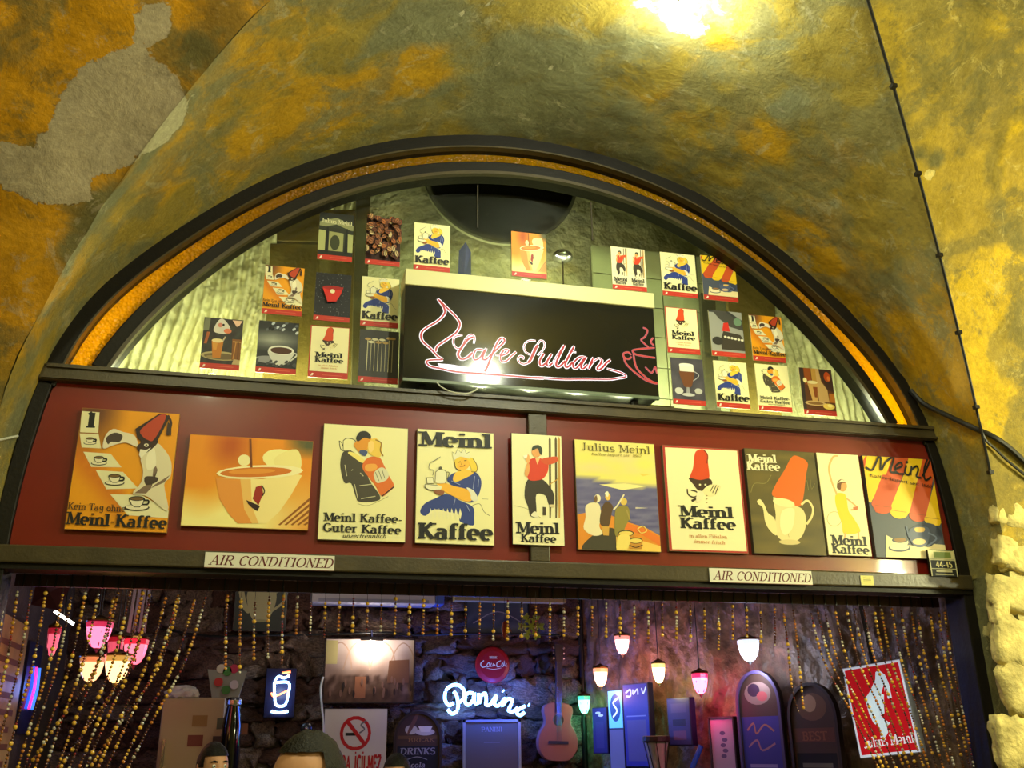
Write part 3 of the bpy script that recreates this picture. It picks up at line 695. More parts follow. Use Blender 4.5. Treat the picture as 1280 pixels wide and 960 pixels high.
# poster 4 : woman with tray
a = art('p4', 380, 510, 4.923); ARTS['woman'] = a; a.raw(FULL, (242,234,172))
a.line([(1020,610),(1080,590),(1110,640),(1145,665)], .005, (120,115,90)).line([(1095,560),(1135,562)], .003, (120,115,90))
a.poly([(712,640),(740,590),(810,555),(880,530),(960,570),(1040,610),(1048,680),(1040,725),(960,700),(955,660),(880,640),(800,625),(745,665)], (44,62,132), 1)
for x_ in range(770, 960, 26): a.poly([(x_,655),(x_+8,618),(x_+18,650),(x_+10,690)], (240,232,180))
a.poly([(880,440),(920,400),(990,392),(1060,398),(1092,450),(1082,520),(1050,575),(1000,580),(960,540),(900,470)], (44,62,132), 1)
a.poly([(915,440),(930,400),(975,380),(1030,385),(1040,405),(975,440),(935,455)], (246,196,60), 1)
a.poly([(820,462),(850,455),(920,480),(1000,500),(1038,530),(1030,572),(980,572),(900,535),(840,505),(822,485)], (244,180,50), 1).poly([(1000,490),(1045,510),(1072,560),(1050,578),(1028,560),(1025,530)], (230,226,200), 1)
a.poly([(925,330),(960,300),(1000,305),(1020,340),(1005,372),(970,385),(940,372)], (244,186,56), 1)
a.poly([(1000,305),(1040,310),(1062,350),(1064,390),(1040,392),(1025,365),(1018,335)], (240,206,60), 1).poly([(925,330),(935,310),(975,300),(945,340),(940,372),(925,350)], (238,200,60), 1)
a.line([(925,330),(935,372),(965,386)], .006, BK).line([(1040,312),(1064,352),(1062,390),(1030,392)], .006, (120,90,20))
a.poly([(912,270),(930,285),(945,252),(965,275),(985,247),(998,280),(1018,270),(1020,312),(960,298),(920,322)], (232,228,190)).line([(912,270),(930,285),(945,252),(965,275),(985,247),(998,280),(1018,270)], .005, (110,105,80), 0)
a.line([(948,335),(962,330)], .006, BK).line([(985,325),(1000,322)], .006, BK).line([(958,360),(980,358),(990,350)], .007, (170,60,30)).line([(972,335),(968,350)], .004, (150,100,30))
a.poly([(742,470),(840,480),(835,505),(780,510),(745,495)], (238,232,190), 1).line([(742,470),(745,492),(780,508),(840,506)], .006, BK).line([(742,470),(820,478)], .004, BK)
a.poly([(752,430),(790,428),(798,465),(755,466)], (240,234,190)).line([(752,430),(790,428),(798,465),(755,466)], .005, (90,85,60), 0, 1)
a.poly([(808,395),(835,378),(870,390),(878,430),(870,462),(805,458)], (240,234,190), 1).line([(808,395),(835,378),(870,390),(878,430),(868,465)], .005, (90,85,60)).line([(808,395),(805,458)], .005, (90,85,60)).ell(838, 370, 10, 9, (90,85,60)).line([(870,395),(892,400),(880,440)], .006, (90,85,60))
a.line([(838,300),(800,325),(772,340),(768,375),(795,385),(790,415)], .005, (90,90,90)).poly([(800,510),(860,512),(850,538),(812,530)], (150,90,50), 1)
for p_, q_ in (((1050,420),(1040,500)),((930,560),(920,600)),((1000,600),(1020,640)),((1075,440),(1070,490)),((905,450),(960,475))): a.line([p_, q_], .006, (150,160,200), 0)
a.text('Meinl', (706,232), (1158,250), .13, BK, .26, .1); a.text('Kaffee', (700,806), (1164,818), .135, BK, .27, .1)
# poster 5 : skier
a = art('p5', 360, 480, 3.5556); ARTS['ski'] = a; a.raw(FULL, (240,232,180))
for x_ in (1155, 1182, 1196): a.poly([(x_,250),(x_+5,236),(x_+10,250),(x_+12,540),(x_+10,600),(x_+3,600)], (92,76,40) if x_ != 1196 else (200,150,60))
a.line([(1000,545),(1060,560),(1120,600)], .004, (170,160,110)).line([(1160,450),(1205,420)], .008, (200,150,50))
a.poly([(1060,430),(1120,425),(1160,460),(1180,500),(1175,545),(1155,540),(1140,500),(1100,495),(1100,560),(1098,595),(1072,590),(1062,550),(1046,500)], (58,50,36), 1)
a.poly([(1062,350),(1080,335),(1100,332),(1122,335),(1152,352),(1150,395),(1122,428),(1062,426)], (214,62,28), 1).poly([(1094,330),(1104,362),(1116,332)], (240,190,120))
a.poly([(1120,338),(1190,326),(1192,350),(1145,362)], (208,82,34), 1).poly([(1060,352),(1046,400),(1056,418),(1066,400),(1070,370)], (226,160,90), 1).poly([(1048,326),(1066,318),(1070,350),(1056,352)], (232,170,100), 1)
a.ell(1100, 304, 22, 26, (226,160,90)).poly([(1080,300),(1085,280),(1110,275),(1126,292),(1124,318),(1114,312),(1104,290)], (46,60,44), 1).poly([(1040,322),(1060,318),(1056,334),(1044,334)], (250,246,220))
a.poly([(1076,590),(1088,572),(1100,575),(1108,598)], (234,226,190), 1).poly([(1128,550),(1142,552),(1142,588),(1128,588)], (70,60,40)).poly([(1158,540),(1180,540),(1182,552),(1160,552)], (220,200,150))
a.text('Meinl', (1010,668), (1204,672), .1, BK, .24, .1); a.text('Kaffee', (1030,706), (1190,712), .072, BK, .22, .1)
# poster 6 : sea
a = art('p6', 680, 500, 4.364); ARTS['sea'] = a
def seabg(u, v):
    h = .6+.03*sin(u*5+1)
    if v > h+.03: return mixc((238,224,110), (232,214,140), nz(u*2, v*5, 2)+.4)
    if v > h: return (176,166,130)
    return mixc((84,82,128), (120,116,150), .5+nz(u*1.5, v*14, 3))
a.grid(0, 0, 1, 1, 16, 40, seabg)
a.poly([(520,400),(580,405),(540,416)], (236,206,90)).poly([(500,585),(570,590),(500,594)], (210,200,170)).poly([(300,460),(440,455),(560,470),(430,492)], (240,228,150))
a.poly([(180,625),(300,600),(420,655),(560,700),(640,745),(640,840),(180,820)], (224,140,40)).poly([(230,770),(330,700),(400,720),(395,820),(215,820)], (68,62,44), 1)
a.poly([(440,668),(560,710),(640,752),(640,800),(540,740),(430,700)], (230,120,40)).poly([(392,730),(640,800),(640,835),(395,825)], (240,196,90))
a.poly([(225,580),(262,560),(300,570),(310,640),(300,690),(318,730),(270,742),(215,705),(225,640)], (236,222,176), 1).ell(290, 537, 18, 22, (240,226,190)).poly([(270,540),(284,520),(290,545),(280,562)], (120,90,60), 1)
a.poly([(318,580),(345,555),(375,580),(368,620),(352,690),(318,690),(302,660)], (92,68,42), 1).ell(347, 528, 15, 20, (238,190,90)).poly([(330,510),(345,498),(352,512),(345,530)], (240,234,200), 1)
a.poly([(390,600),(420,578),(458,585),(468,640),(440,700),(425,745),(388,740),(384,660)], (146,132,60), 1).ell(435, 555, 18, 20, (224,190,90)).line([(436,516),(400,575),(378,600)], .014, (232,222,180)).line([(450,600),(470,660)], .012, (170,150,80))
a.poly([(310,690),(355,692),(352,742),(322,740)], (210,160,70))
for x_, y_, r_ in ((446,745,44),(500,785,38)):
    a.poly([(x_-r_,y_-16),(x_+r_,y_-16),(x_+r_*.9,y_+30),(x_-r_*.9,y_+30)], (200,140,50)).ell(x_, y_-16, r_, 17, BK).ell(x_, y_-15, r_*.88, 13, (236,206,100)).line([(x_-r_,y_+8),(x_,y_+22),(x_+r_,y_+8)], .008, (60,40,20))
a.poly([(405,745),(450,735),(470,760),(450,820),(395,820)], (240,214,110), 1).line([(510,705),(540,690),(560,715),(530,728),(510,705)], .008, (236,214,110))
a.text('Julius Meinl', (200,272), (582,294), .07, (92,82,40), .12, .06); a.text('Kaffee-Import seit 1862', (255,300), (530,312), .024, (130,110,40), .13, .08, .3)
# poster 7 : fez portrait
a = art('p7', 680, 500, 4.364); ARTS['fez'] = a; a.raw(FULL, (176,52,40)); a.poly([(657,256),(1054,276),(1108,828),(697,816)], (242,232,176))
a.poly([(795,428),(812,370),(822,290),(845,270),(872,270),(890,295),(895,345),(900,432),(850,440)], (214,72,28), 1).line([(872,272),(892,300),(888,345)], .012, (140,44,20))
a.poly([(788,424),(850,436),(900,428),(918,452),(900,490),(865,500),(835,488),(815,462)], (66,46,30), 1).ell(850, 462, 6, 5, CR).ell(880, 462, 6, 5, CR)
a.poly([(862,500),(905,462),(965,470),(930,520),(895,525)], (236,222,160), 1)
for i in range(3): a.line([(905+i*14,500+i*8),(928+i*12,462+i*3)], .008, (60,44,24), 0)
a.line([(780,485),(785,515),(812,530),(838,520),(830,500),(800,492)], .012, (60,44,30)).line([(805,552),(828,538)], .022, (60,44,30)).poly([(836,498),(870,505),(860,540),(830,560)], (236,226,180), 1)
for y_ in (522, 540, 560): a.ell(888, y_, 3, 3, (140,100,50))
a.text('Meinl', (738,636), (1036,646), .105, BK, .26, .1); a.text('Kaffee', (744,700), (1050,710), .1, BK, .26, .1)
a.text('in allen Filialen', (790,752), (1000,758), .032, (200,120,60), .14, .08); a.text('immer frisch', (818,782), (988,790), .032, (200,120,60), .14, .08, .2)
# poster 8 : teapot
a = art('p8', 920, 520, 3.5556); ARTS['teapot'] = a
a.grid(0, 0, 1, 1, 10, 16, lambda u, v: mixc((82,74,38), (112,96,44), .5+nz(u*1.2, v*9, 2)))
a.poly([(160,352),(178,300),(215,240),(245,185),(270,176),(318,205),(312,260),(288,400),(220,372)], (222,104,24), 1)
a.poly([(165,372),(175,362),(255,395),(300,420),(312,480),(290,540),(240,565),(195,548),(172,505),(176,440)], (232,212,146), 1).ell(212, 385, 50, 18, (244,226,160), 12).ell(238, 562, 48, 12, (214,194,130), 2)
a.poly([(92,378),(106,370),(125,395),(140,430),(172,460),(180,530),(150,510),(128,470),(118,410),(98,392)], (236,218,150), 1)
a.line([(290,395),(318,376),(342,410),(336,450),(314,482)], .022, (232,212,146)).line([(255,420),(225,470),(235,540)], .004, (150,130,80)).poly([(200,430),(230,410),(260,420),(250,500),(215,530),(195,490)], (244,230,170), 1)
a.line([(155,262),(130,298),(80,300),(64,340)], .006, (140,128,70)).line([(315,285),(322,330)], .006, (140,128,70)).line([(330,280),(336,325),(350,300)], .004, (140,128,70))
a.text('Meinl', (52,204), (180,208), .08, (236,226,180), .28, .1); a.text('Kaffee', (48,238), (196,244), .08, (236,226,180), .28, .1)
# poster 9 : dancer
a = art('p9', 920, 520, 3.5556); ARTS['dancer'] = a; a.raw(FULL, (240,230,176))
a.ell(436, 458, 34, 34, (200,180,110)).ell(436, 458, 31, 31, (240,230,176))
a.poly([(445,345),(480,345),(492,370),(500,420),(520,450),(550,500),(545,520),(480,525),(470,480),(452,430),(440,380)], (240,204,40), 1)
a.line([(448,350),(424,290),(412,230),(430,182),(452,176)], .02, (226,180,110)).line([(490,365),(515,385),(540,410),(510,418)], .016, (226,170,100)).poly([(520,405),(542,402),(540,418),(522,420)], (200,110,60))
a.ell(474, 312, 19, 24, (226,160,90)).poly([(448,320),(452,290),(472,280),(486,296),(468,300),(464,326)], (110,70,40), 1).poly([(450,298),(470,280),(488,292),(470,292)], (236,226,180))
a.line([(486,520),(482,545)], .014, (226,180,110), 0).line([(545,515),(548,560)], .012, (226,180,110), 0)
a.text('Meinl', (424,572), (586,580), .092, BK, .24, .1); a.text('Kaffee', (428,610), (596,618), .085, BK, .24, .1)
# poster 10 : awning
a = art('p10', 920, 520, 3.5556); ARTS['awning'] = a; a.raw(FULL, (78,84,96))
YL, RO = (240,196,30), (206,84,36)
def stripe(p, c): a.poly(p, c, 0)
stripe([(560,176),(628,176),(640,260),(600,385),(580,380)], YL)
stripe([(575,176),(580,176),(570,230),(560,200)], RO)
stripe([(690,176),(768,180),(745,250),(690,400),(684,425),(655,437),(620,428),(600,390),(640,290)], RO)
stripe([(620,176),(695,176),(655,290),(600,380),(585,330)], YL)
stripe([(690,260),(720,280),(686,400),(684,425),(655,437),(620,428),(600,390),(650,260)], RO)
stripe([(768,180),(832,184),(805,300),(770,430),(745,456),(712,448),(684,425),(690,395),(745,260)], YL)
stripe([(832,184),(872,188),(880,250),(850,440),(830,468),(795,466),(770,432),(800,310)], RO)
stripe([(868,186),(900,300),(935,440),(905,488),(870,488),(842,450),(880,300)], YL)
for cx_, cy_, c in ((652,408,RO),(724,430,YL),(808,444,RO),(876,462,YL)): a.ell(cx_, cy_, 40, 27, c, 8); a.line([(cx_-36,cy_-12),(cx_,cy_-6),(cx_+34,cy_-2)], .004, (150,80,30))
a.ell(840, 530, 75, 55, (56,64,84)).poly([(665,530),(690,560),(740,600),(880,580),(925,575),(945,640),(665,632)], (238,220,160), 0).poly([(665,530),(720,560),(760,575),(860,585),(880,570),(930,575),(935,640),(670,630)], (238,220,160))
a.ell(725, 588, 50, 18, (70,78,92)).ell(724, 584, 44, 14, (238,226,180)).poly([(690,552),(762,556),(745,590),(705,590)], (236,224,176), 1).ell(726, 553, 36, 13, (70,78,92)).ell(727, 552, 29, 9, (150,110,60))
a.line([(756,492),(768,540),(790,560)], .02, (80,92,120)).poly([(775,500),(850,496),(858,540),(840,580),(795,582),(770,545)], (84,94,120), 1).poly([(795,498),(835,498),(832,516),(798,516)], (230,190,100), 1).line([(852,520),(890,545),(850,580)], .016, (110,122,150)).ell(812, 560, 30, 14, (226,196,140))
a.line([(572,226),(600,240),(615,215),(630,182),(640,186),(640,240),(662,205),(690,184),(698,190),(684,245),(715,250)], .022, BK)
a.line([(706,235),(735,222),(728,206),(706,225),(712,252),(745,258)], .02, BK).line([(755,218),(748,250),(765,262),(778,240)], .02, BK).line([(778,222),(774,262)], .02, BK, 0).line([(776,240),(800,222),(808,240),(800,268),(822,275)], .02, BK).line([(826,268),(850,222),(862,186),(850,190),(834,240),(840,285),(866,270)], .02, BK).ell(757, 205, 6, 6, BK)
a.text('Kaffee-Import seit 1862', (590,268), (872,322), .03, BK, .16, .08, .3)

LBL = {
 'p1': ('orange poster of a cup row and a server in a fez, leftmost poster', 'Kein Tag'),
 'p2': ('wide orange photo poster of a steaming coffee cup, second from the left', ''),
 'p3': ('cream poster of a kissing couple in black and orange beside the woman with tray', ''),
 'p4': ('cream poster of a blonde woman in blue dress carrying a coffee tray', ''),
 'p5': ('narrow cream poster of a person in red top with skis over the mullion', ''),
 'p6': ('blue and yellow poster of travellers on a boat looking out to sea', ''),
 'p7': ('cream red-edged poster of a head in a tall red fez', ''),
 'p8': ('dark olive poster of a cream teapot with a red fez lid', ''),
 'p9': ('narrow cream poster of a dancer in a yellow dress with raised arm', ''),
 'p10': ('poster of a yellow and red striped awning over a blue cup and pot', '')}
AK = dict(zip(['p%d' % i for i in range(1, 11)], ['cups', 'cup', 'couple', 'woman', 'ski', 'sea', 'fez', 'teapot', 'dancer', 'awning']))
EDGE = {'p8': (60,54,30), 'p10': (70,60,50), 'p1': (160,110,40), 'p2': (170,110,40)}
for k, r in RC.items():
    x0, z0, x1, z1 = r; w_, h_ = x1-x0, z1-z0
    e = empty('poster', ((x0+x1)/2, 0, (z0+z1)/2), 0, LBL[k][0], 'poster', 'large posters on the red fascia')
    yb = -.001 if k != 'p5' else -.036
    MB().box((-w_/2, PY, -h_/2), (w_/2, yb, h_/2)).build('panel', mat('panel_'+k, EDGE.get(k, (120,105,70)), .6), e)
    if k == 'p5':
        e.location.y = -.018
        for c in list(e.children): c.data = MB().box((-w_/2, PY+.001, -h_/2), (w_/2, -.019, h_/2)).mesh('panel'); c.data.materials.append(M['frame_dark'])
    ARTS[AK[k]].build('print', w_-.004, h_-.004, PY-.0005, M['print'], e)

# ------------------------------------------------------------ small cards on the glass
def A0(asp=.78): return Art(None, asp)
def ell(a, u, v, ru, rv, c, rot=0): return a.ell(u, v, ru, rv, c, rot)
a = A0(); ARTS['arcade'] = a
a.grid(0, 0, 1, 1, 10, 12, lambda u, v: mixc((60,66,46), (34,34,28), abs(v-.5)*2)); a.poly([(0,.62),(.02,.78),(.5,.9),(1,.74),(1,.6),(.5,.74)], (140,140,96), 0)
for x_ in (.0, .3, .8): a.poly([(x_,.1),(x_+.25 if x_ else .2,.1),(x_+.25 if x_ else .2,.6),(x_,.6)], (170,172,110) if x_ != .3 else (150,150,96))
a.poly([(.55,.1),(.72,.1),(.72,.6),(.55,.6)], (150,150,96)).poly([(0,.58),(1,.52),(1,.62),(0,.68)], (46,48,36))
for x_ in (.2, .76): a.poly([(x_,.05),(x_+.1,.05),(x_+.08,.66),(x_+.02,.66)], (26,28,24))
a.ell(.48, .3, .14, .18, (58,62,38)).text('Julius Meinl', (.06,.76), (.96,.74), .1, (212,206,160), .2, .1)
a = A0(); ARTS['beans'] = a; a.raw(FULL, (52,24,16)); rnd = random.Random(3)
for i in range(120):
    u, v, an = rnd.random(), rnd.uniform(.08, 1), rnd.uniform(0, 180); c = rnd.choice([(150,92,52),(120,66,36),(186,140,88),(92,48,28),(168,96,44),(196,170,120)])
    a.ell(u, v, .085, .062, (40,18,12), an, 8).ell(u, v, .074, .052, c, an, 8); ca, sa = cos(radians(an))*.06, sin(radians(an))*.06
    a.line([(u-ca, v-sa), (u+ca, v+sa)], .012, (40,20,14), 0)
a = A0(); ARTS['redcup'] = a; a.raw(FULL, (30,30,34))
for i in range(120): a.ell(rnd.random(), rnd.random(), .012, .009, rnd.choice([(90,92,100),(60,60,66),(130,130,130)]), 0, 5)
a.poly([(.2,.62),(.78,.66),(.72,.5),(.6,.32),(.36,.3),(.26,.5)], (206,40,30), 0).ell(.49, .63, .29, .05, (160,26,22)).ell(.48, .55, .07, .05, CR)
a = A0(); ARTS['terrace'] = a; a.grid(0, 0, 1, 1, 10, 12, lambda u, v: mixc((44,34,34), (60,64,58), nz(u*2, v*2, 3)+.4))
a.poly([(.0,.7),(.14,.72),(.16,.98),(.02,.98)], (120,122,96)).poly([(.26,.72),(.36,.95),(.5,.98),(.68,.8),(.62,.68),(.44,.66)], (214,206,190), 1).ell(.42, .85, .06, .05, (206,130,110)).ell(.62, .73, .1, .055, (216,120,80)).ell(.5, .86, .03, .025, BK)
a.poly([(.72,.98),(.98,.98),(.9,.86),(.84,.84)], (232,190,160)).poly([(.05,.42),(.1,.68),(.18,.68),(.12,.42)], (170,92,46)).ell(.5, .17, .5, .1, (176,160,110)).ell(.5, .16, .42, .07, (112,92,60)).ell(.3, .14, .16, .03, (150,130,80))
a.poly([(.24,.5),(.54,.5),(.5,.12),(.3,.12)], (196,120,36)).poly([(.26,.46),(.4,.46),(.38,.3),(.3,.3)], (214,150,60)).ell(.39, .5, .15, .045, (236,214,150)).line([(.52,.5),(.58,.6)], .03, (190,170,140))
a.poly([(.78,.1),(1,.1),(1,.56),(.76,.56)], (130,80,30)); a.line([(.78,.5),(.98,.5)], .02, (206,160,90)).line([(.82,.12),(.86,.5)], .02, (190,130,60)).line([(.94,.12),(.92,.5)], .02, (90,50,20)).poly([(.8,.0),(1,.0),(1,.1),(.84,.12)], (186,160,110))
a = A0(); ARTS['blackcup'] = a; a.grid(0, 0, 1, 1, 8, 12, lambda u, v: mixc((40,42,44), (176,178,160), max(0, 1-abs(v-.6)*4)*(1-abs(u-.35))))
for i in range(16): a.ell(rnd.uniform(.2, 1), rnd.uniform(.78, 1), .05, .03, rnd.choice([(190,196,200),(20,22,24),(90,94,100)]), 30, 8)
a.ell(.3, .16, .34, .08, (140,140,140)).poly([(.3,.38),(.9,.38),(.82,.16),(.66,.06),(.5,.06),(.36,.18)], (206,204,190), 1).ell(.6, .38, .32, .1, (225,222,205)).ell(.6, .37, .27, .075, (74,40,24)).line([(.88,.34),(1,.3),(.84,.16)], .03, (200,200,186))
for i in range(14): a.ell(rnd.uniform(0, 1), rnd.uniform(.03, .14), .05, .03, (70,70,70), 30, 8)
a = A0(); ARTS['cutlery'] = a; a.raw(FULL, (58,56,50))
for i in range(8):
    x_ = .2+i*.09; a.line([(x_, .12), (x_+.01, .8)], .014, rnd.choice([(206,196,150),(170,160,120),(226,220,186)]), 0); a.ell(x_+.01, rnd.choice([.8,.74,.84]), .028, .08, rnd.choice([(220,212,170),(186,150,80)]), 90, 10)
a = A0(); ARTS['grey'] = a; a.raw(FULL, (150,150,140)); a.poly([(0,.95),(.4,.95),(1,.62),(1,.8),(.6,1),(0,1)], (56,56,54)).poly([(.1,1),(.5,1),(1,.7),(1,.55),(.6,.62),(.3,.8)], (70,68,62)).poly([(.36,.5),(.42,.7),(.56,.72),(.6,.5)], (200,44,34)).poly([(.4,.5),(.9,.44),(1,.3),(1,.05),(.3,.05),(.3,.3)], (60,54,44))
for i in range(6): a.ell(.44+i*.1, .36-.01*i, .045, .03, (220,216,190), 0, 8)
a.ell(.2, .25, .16, .1, (50,48,44)).ell(.85, .75, .12, .1, (110,140,110))
a = A0(); ARTS['glass'] = a; a.grid(0, 0, 1, 1, 8, 10, lambda u, v: mixc((54,52,62), (84,80,88), nz(u, v, 3)+.5)); a.poly([(.26,.72),(.7,.72),(.64,.42),(.56,.3),(.4,.3),(.32,.42)], (110,64,34), 1).poly([(.26,.84),(.7,.84),(.7,.68),(.27,.68)], (232,226,206)).ell(.48, .84, .22, .04, (240,236,220)).poly([(.44,.3),(.52,.3),(.54,.14),(.42,.14)], (150,150,150)).ell(.48, .12, .2, .04, (190,190,186)).line([(.7,.7),(.85,.6),(.66,.46)], .02, (170,170,170)).ell(.2, .2, .13, .08, (200,200,190)).ell(.8, .22, .12, .07, (186,186,176))
a = A0(); ARTS['latte'] = a; a.raw(FULL, (96,54,24)); a.poly([(0,0),(.1,0),(.12,1),(0,1)], (56,44,40)).poly([(.14,.6),(.34,.6),(.34,1),(.14,1)], (150,74,24)).poly([(.36,.66),(.5,.66),(.5,1),(.36,1)], (186,140,60)).poly([(.5,1),(.6,1),(.64,.7),(.8,.5),(.82,.2),(.5,.2)], (200,160,96))
a.poly([(.6,1),(1,1),(1,.45),(.82,.5),(.66,.75)], (66,44,36)).ell(.84, .82, .1, .12, (190,74,26)).ell(.88, .78, .05, .06, (226,120,50)).poly([(.82,.2),(1,.2),(1,.42),(.84,.42)], (186,110,30))
a.poly([(.2,.66),(.52,.66),(.46,.22),(.3,.22)], (206,160,86)).poly([(.36,.55),(.5,.55),(.46,.3),(.38,.3)], (140,70,24)).ell(.36, .66, .16, .04, (232,214,150)).ell(.14, .7, .06, .06, (236,220,150)).ell(.38, .16, .32, .06, (206,170,110)).ell(.38, .16, .24, .035, (140,100,50)).ell(.78, .1, .18, .07, (236,200,90)).ell(.82, .12, .08, .04, (250,226,130))
def skidouble():
    s = ARTS['ski']; a = Art(None, .78); a.raw(FULL, (236,226,186))
    for off in (0, .5):
        for it in s.L[1:]:
            if len(it) == 2: a.L.append(([(off+.02+u*.46, v) for u, v in it[0]], it[1]))
            else: a.L.append(([[(off+.02+u*.46, v) for u, v in q] for q in it[0]], it[1], 'multi'))
    return a
ARTS['skis'] = skidouble()
cards = [
 ('arcade', (397,266,443,320), 'dark card of an arcaded shop front, top left of the glass', 1),
 ('beans', (456,273,502,326), 'card covered with roasted coffee beans', 1),
 ('woman', (516,279,564,333), 'woman-with-tray card just above the left end of the black sign box', 0),
 ('cups', (328,332,381,388), 'orange cup-row card on the left, above the black coffee card', 0),
 ('redcup', (392,341,440,396), 'dark speckled card with a red cup in the middle of the left cards', 1),
 ('woman', (450,346,500,403), 'woman-with-tray card beside the left edge of the black sign box', 0),
 ('terrace', (251,397,304,456), 'leftmost card, brown photo of cups on a cafe table', 1),
 ('blackcup', (320,401,374,461), 'grey photo card of a black coffee in a white cup', 1),
 ('fez', (385,407,438,467), 'fez head card in the bottom row left of the black sign box', 0),
 ('cutlery', (447,412,500,473), 'dark card of spoons and forks beside the left end of the sign box', 1),
 ('cup', (638,290,684,341), 'orange coffee cup card standing above the middle of the sign box', 0),
 ('skis', (763,309,808,357), 'card with two skiers in red above the right end of the sign box', 1),
 ('woman', (825,316,871,365), 'woman-with-tray card in the top row right of the sign box', 0),
 ('awning', (876,320,921,370), 'striped awning card, last of the top row on the right', 0),
 ('fez', (831,384,874,436), 'fez head card just right of the sign box', 0),
 ('grey', (886,388,930,440), 'grey photo card of a red fez among cups', 1),
 ('cups', (937,394,980,446), 'orange cup-row card, last of the middle row on the right', 0),
 ('glass', (838,447,881,500), 'dark card of a tall coffee glass, bottom row right of the sign box', 1),
 ('woman', (892,451,936,504), 'woman-with-tray card in the bottom row on the right', 0),
 ('couple', (944,455,988,508), 'kissing couple card in the bottom row on the right', 0),
 ('latte', (1000,460,1043,513), 'rightmost card, brown photo of a latte glass', 1)]
for i, (k, (x0, y0, x1, y1), lab, own) in enumerate(cards):
    Yc = .112; p0 = at(x0+1, y1, Yc); p1 = at(x1-1, y0, Yc)
    # true width from the pixel extent, height from the centre column
    pc = at((x0+x1)/2, (y0+y1)/2, Yc); L_ = at(x0, (y0+y1)/2, Yc); R_ = at(x1, (y0+y1)/2, Yc); T_ = at((x0+x1)/2, y0+1.5, Yc); B_ = at((x0+x1)/2, y1+6, Yc)
    w_ = (R_-L_).length*.93; h_ = T_.z-B_.z; bar = h_*.105
    e = empty('card', (pc.x, Yc, (T_.z+B_.z)/2), 0, lab, 'card', 'small advertising cards on the lunette glass')
    bx('backing', (-w_/2, -.003, -h_/2), (w_/2, .004, h_/2), M['board_edge'], e)
    s = ARTS[k]; vr = (0, 1)
    if k == 'woman': vr = (0, .84)
    if k == 'cup':
        t = Art(None, .8); t.L = [(((.15+0, 0, 1, 1, 14, 12)), s.L[0][1], 'grid')]+s.L[1:]; 
        t = s
    hh = h_-bar
    s.build('print', w_, hh, -.0035, M['print'], e, -w_/2, -h_/2+bar, vr=vr)
    ba = Art(None, w_/bar); ba.raw(FULL, (190,52,36)); ba.poly([(.06,.2),(.1,.75),(.14,.7),(.12,.3)], (240,220,200)); ba.poly([(.35,.45),(.85,.45),(.85,.58),(.35,.58)], (206,90,64))
    ba.build('red_band', w_, bar, -.0035, M['print'], e, -w_/2, -h_/2)

# ------------------------------------------------------------ Cafe Sultan sign box
SY = -.075
s0 = at(505, 475, SY); s1 = at(818, 385, SY); s2 = at(823, 495, SY); s3 = at(505, 357, SY); sT = at(660, 352, SY); sTb = at(660, 371, SY)
sx0, sx1 = (s0.x+s3.x)/2, (s1.x+s2.x)/2; sz0, sz1 = (s0.z+s2.z)/2, (s3.z+s1.z)/2; szT = sz1+(sT.z-sTb.z)
sg = empty('sign_box', ((sx0+sx1)/2, 0, sz0), 0, 'black illuminated sign box with red and white script above the fascia', 'sign')
W_, H_ = sx1-sx0, sz1-sz0
bx('housing', (-W_/2, SY+.002, 0), (W_/2, .1, H_), M['black'], sg, .003)
bx('top_housing', (-W_/2-.004, SY-.012, H_), (W_/2+.004, .1, szT-sz0), M['cream'], sg, .004)
bx('bottom_trim', (-W_/2, SY-.004, -.012), (W_/2, SY+.02, .004), mat('trim_grey', (96,110,84), .4), sg)
for x_ in (-W_*.42, W_*.42): bx('bracket', (x_-.015, .0, BZ1-sz0-.002), (x_+.015, .05, .0), M['frame_dark'], sg)
def sconv(x, y):
    p = at(x, y, SY); return ((p.x-sx0)/W_, (p.z-sz0)/H_)
za = lambda x, y: (500+x/6.4, 350+y/6.4)
zb = lambda x, y: (660+x/7.11, 380+y/7.11)
SAS = W_/H_
bgp = Art(None, SAS).raw(FULL, (26,27,24)); bgp.build('face', W_-.004, H_-.004, SY, M['print_gloss'], sg, z0=.002)
out = Art(sconv, SAS); red = Art(sconv, SAS); WH, RD_ = (232,228,255), (170,40,48)
strokes = []
def st(f, pts, w): strokes.append(([f(*p) for p in pts], w))
st(za, [(300,150),(350,220),(355,270),(300,330),(210,385),(170,430),(180,490),(250,555),(300,610),(345,635)], 2.6)
st(za, [(300,150),(370,220),(450,300),(478,355),(450,420),(370,480),(300,530),(285,575)], 2.6)
st(za, [(345,640),(270,640),(212,652),(240,690),(330,710),(450,735),(650,750),(900,770),(1150,790)], 2.4)
st(zb, [(0,655),(100,655),(300,668),(500,668),(720,670),(800,660),(870,645),(820,610),(700,575)], 2.0)
# Cafe
st(za, [(500,440),(440,455),(425,500),(450,545),(490,540),(520,480),(560,440),(595,455),(590,510)], 1.2); st(za, [(590,455),(540,480),(480,560),(465,600),(490,635),(540,620),(580,580)], 3.2)
st(za, [(670,560),(610,560),(585,610),(600,640),(640,620),(675,560)], 2.2); st(za, [(690,545),(660,620),(680,640),(705,620)], 2.6)
st(za, [(705,620),(790,540),(835,490),(815,465),(780,500),(735,600),(700,690),(675,735)], 2.6); st(za, [(760,600),(800,600),(830,570)], 1.2)
st(za, [(800,610),(850,590),(870,565),(835,560),(805,600),(810,650),(850,650),(890,610),(930,575)], 2.2)
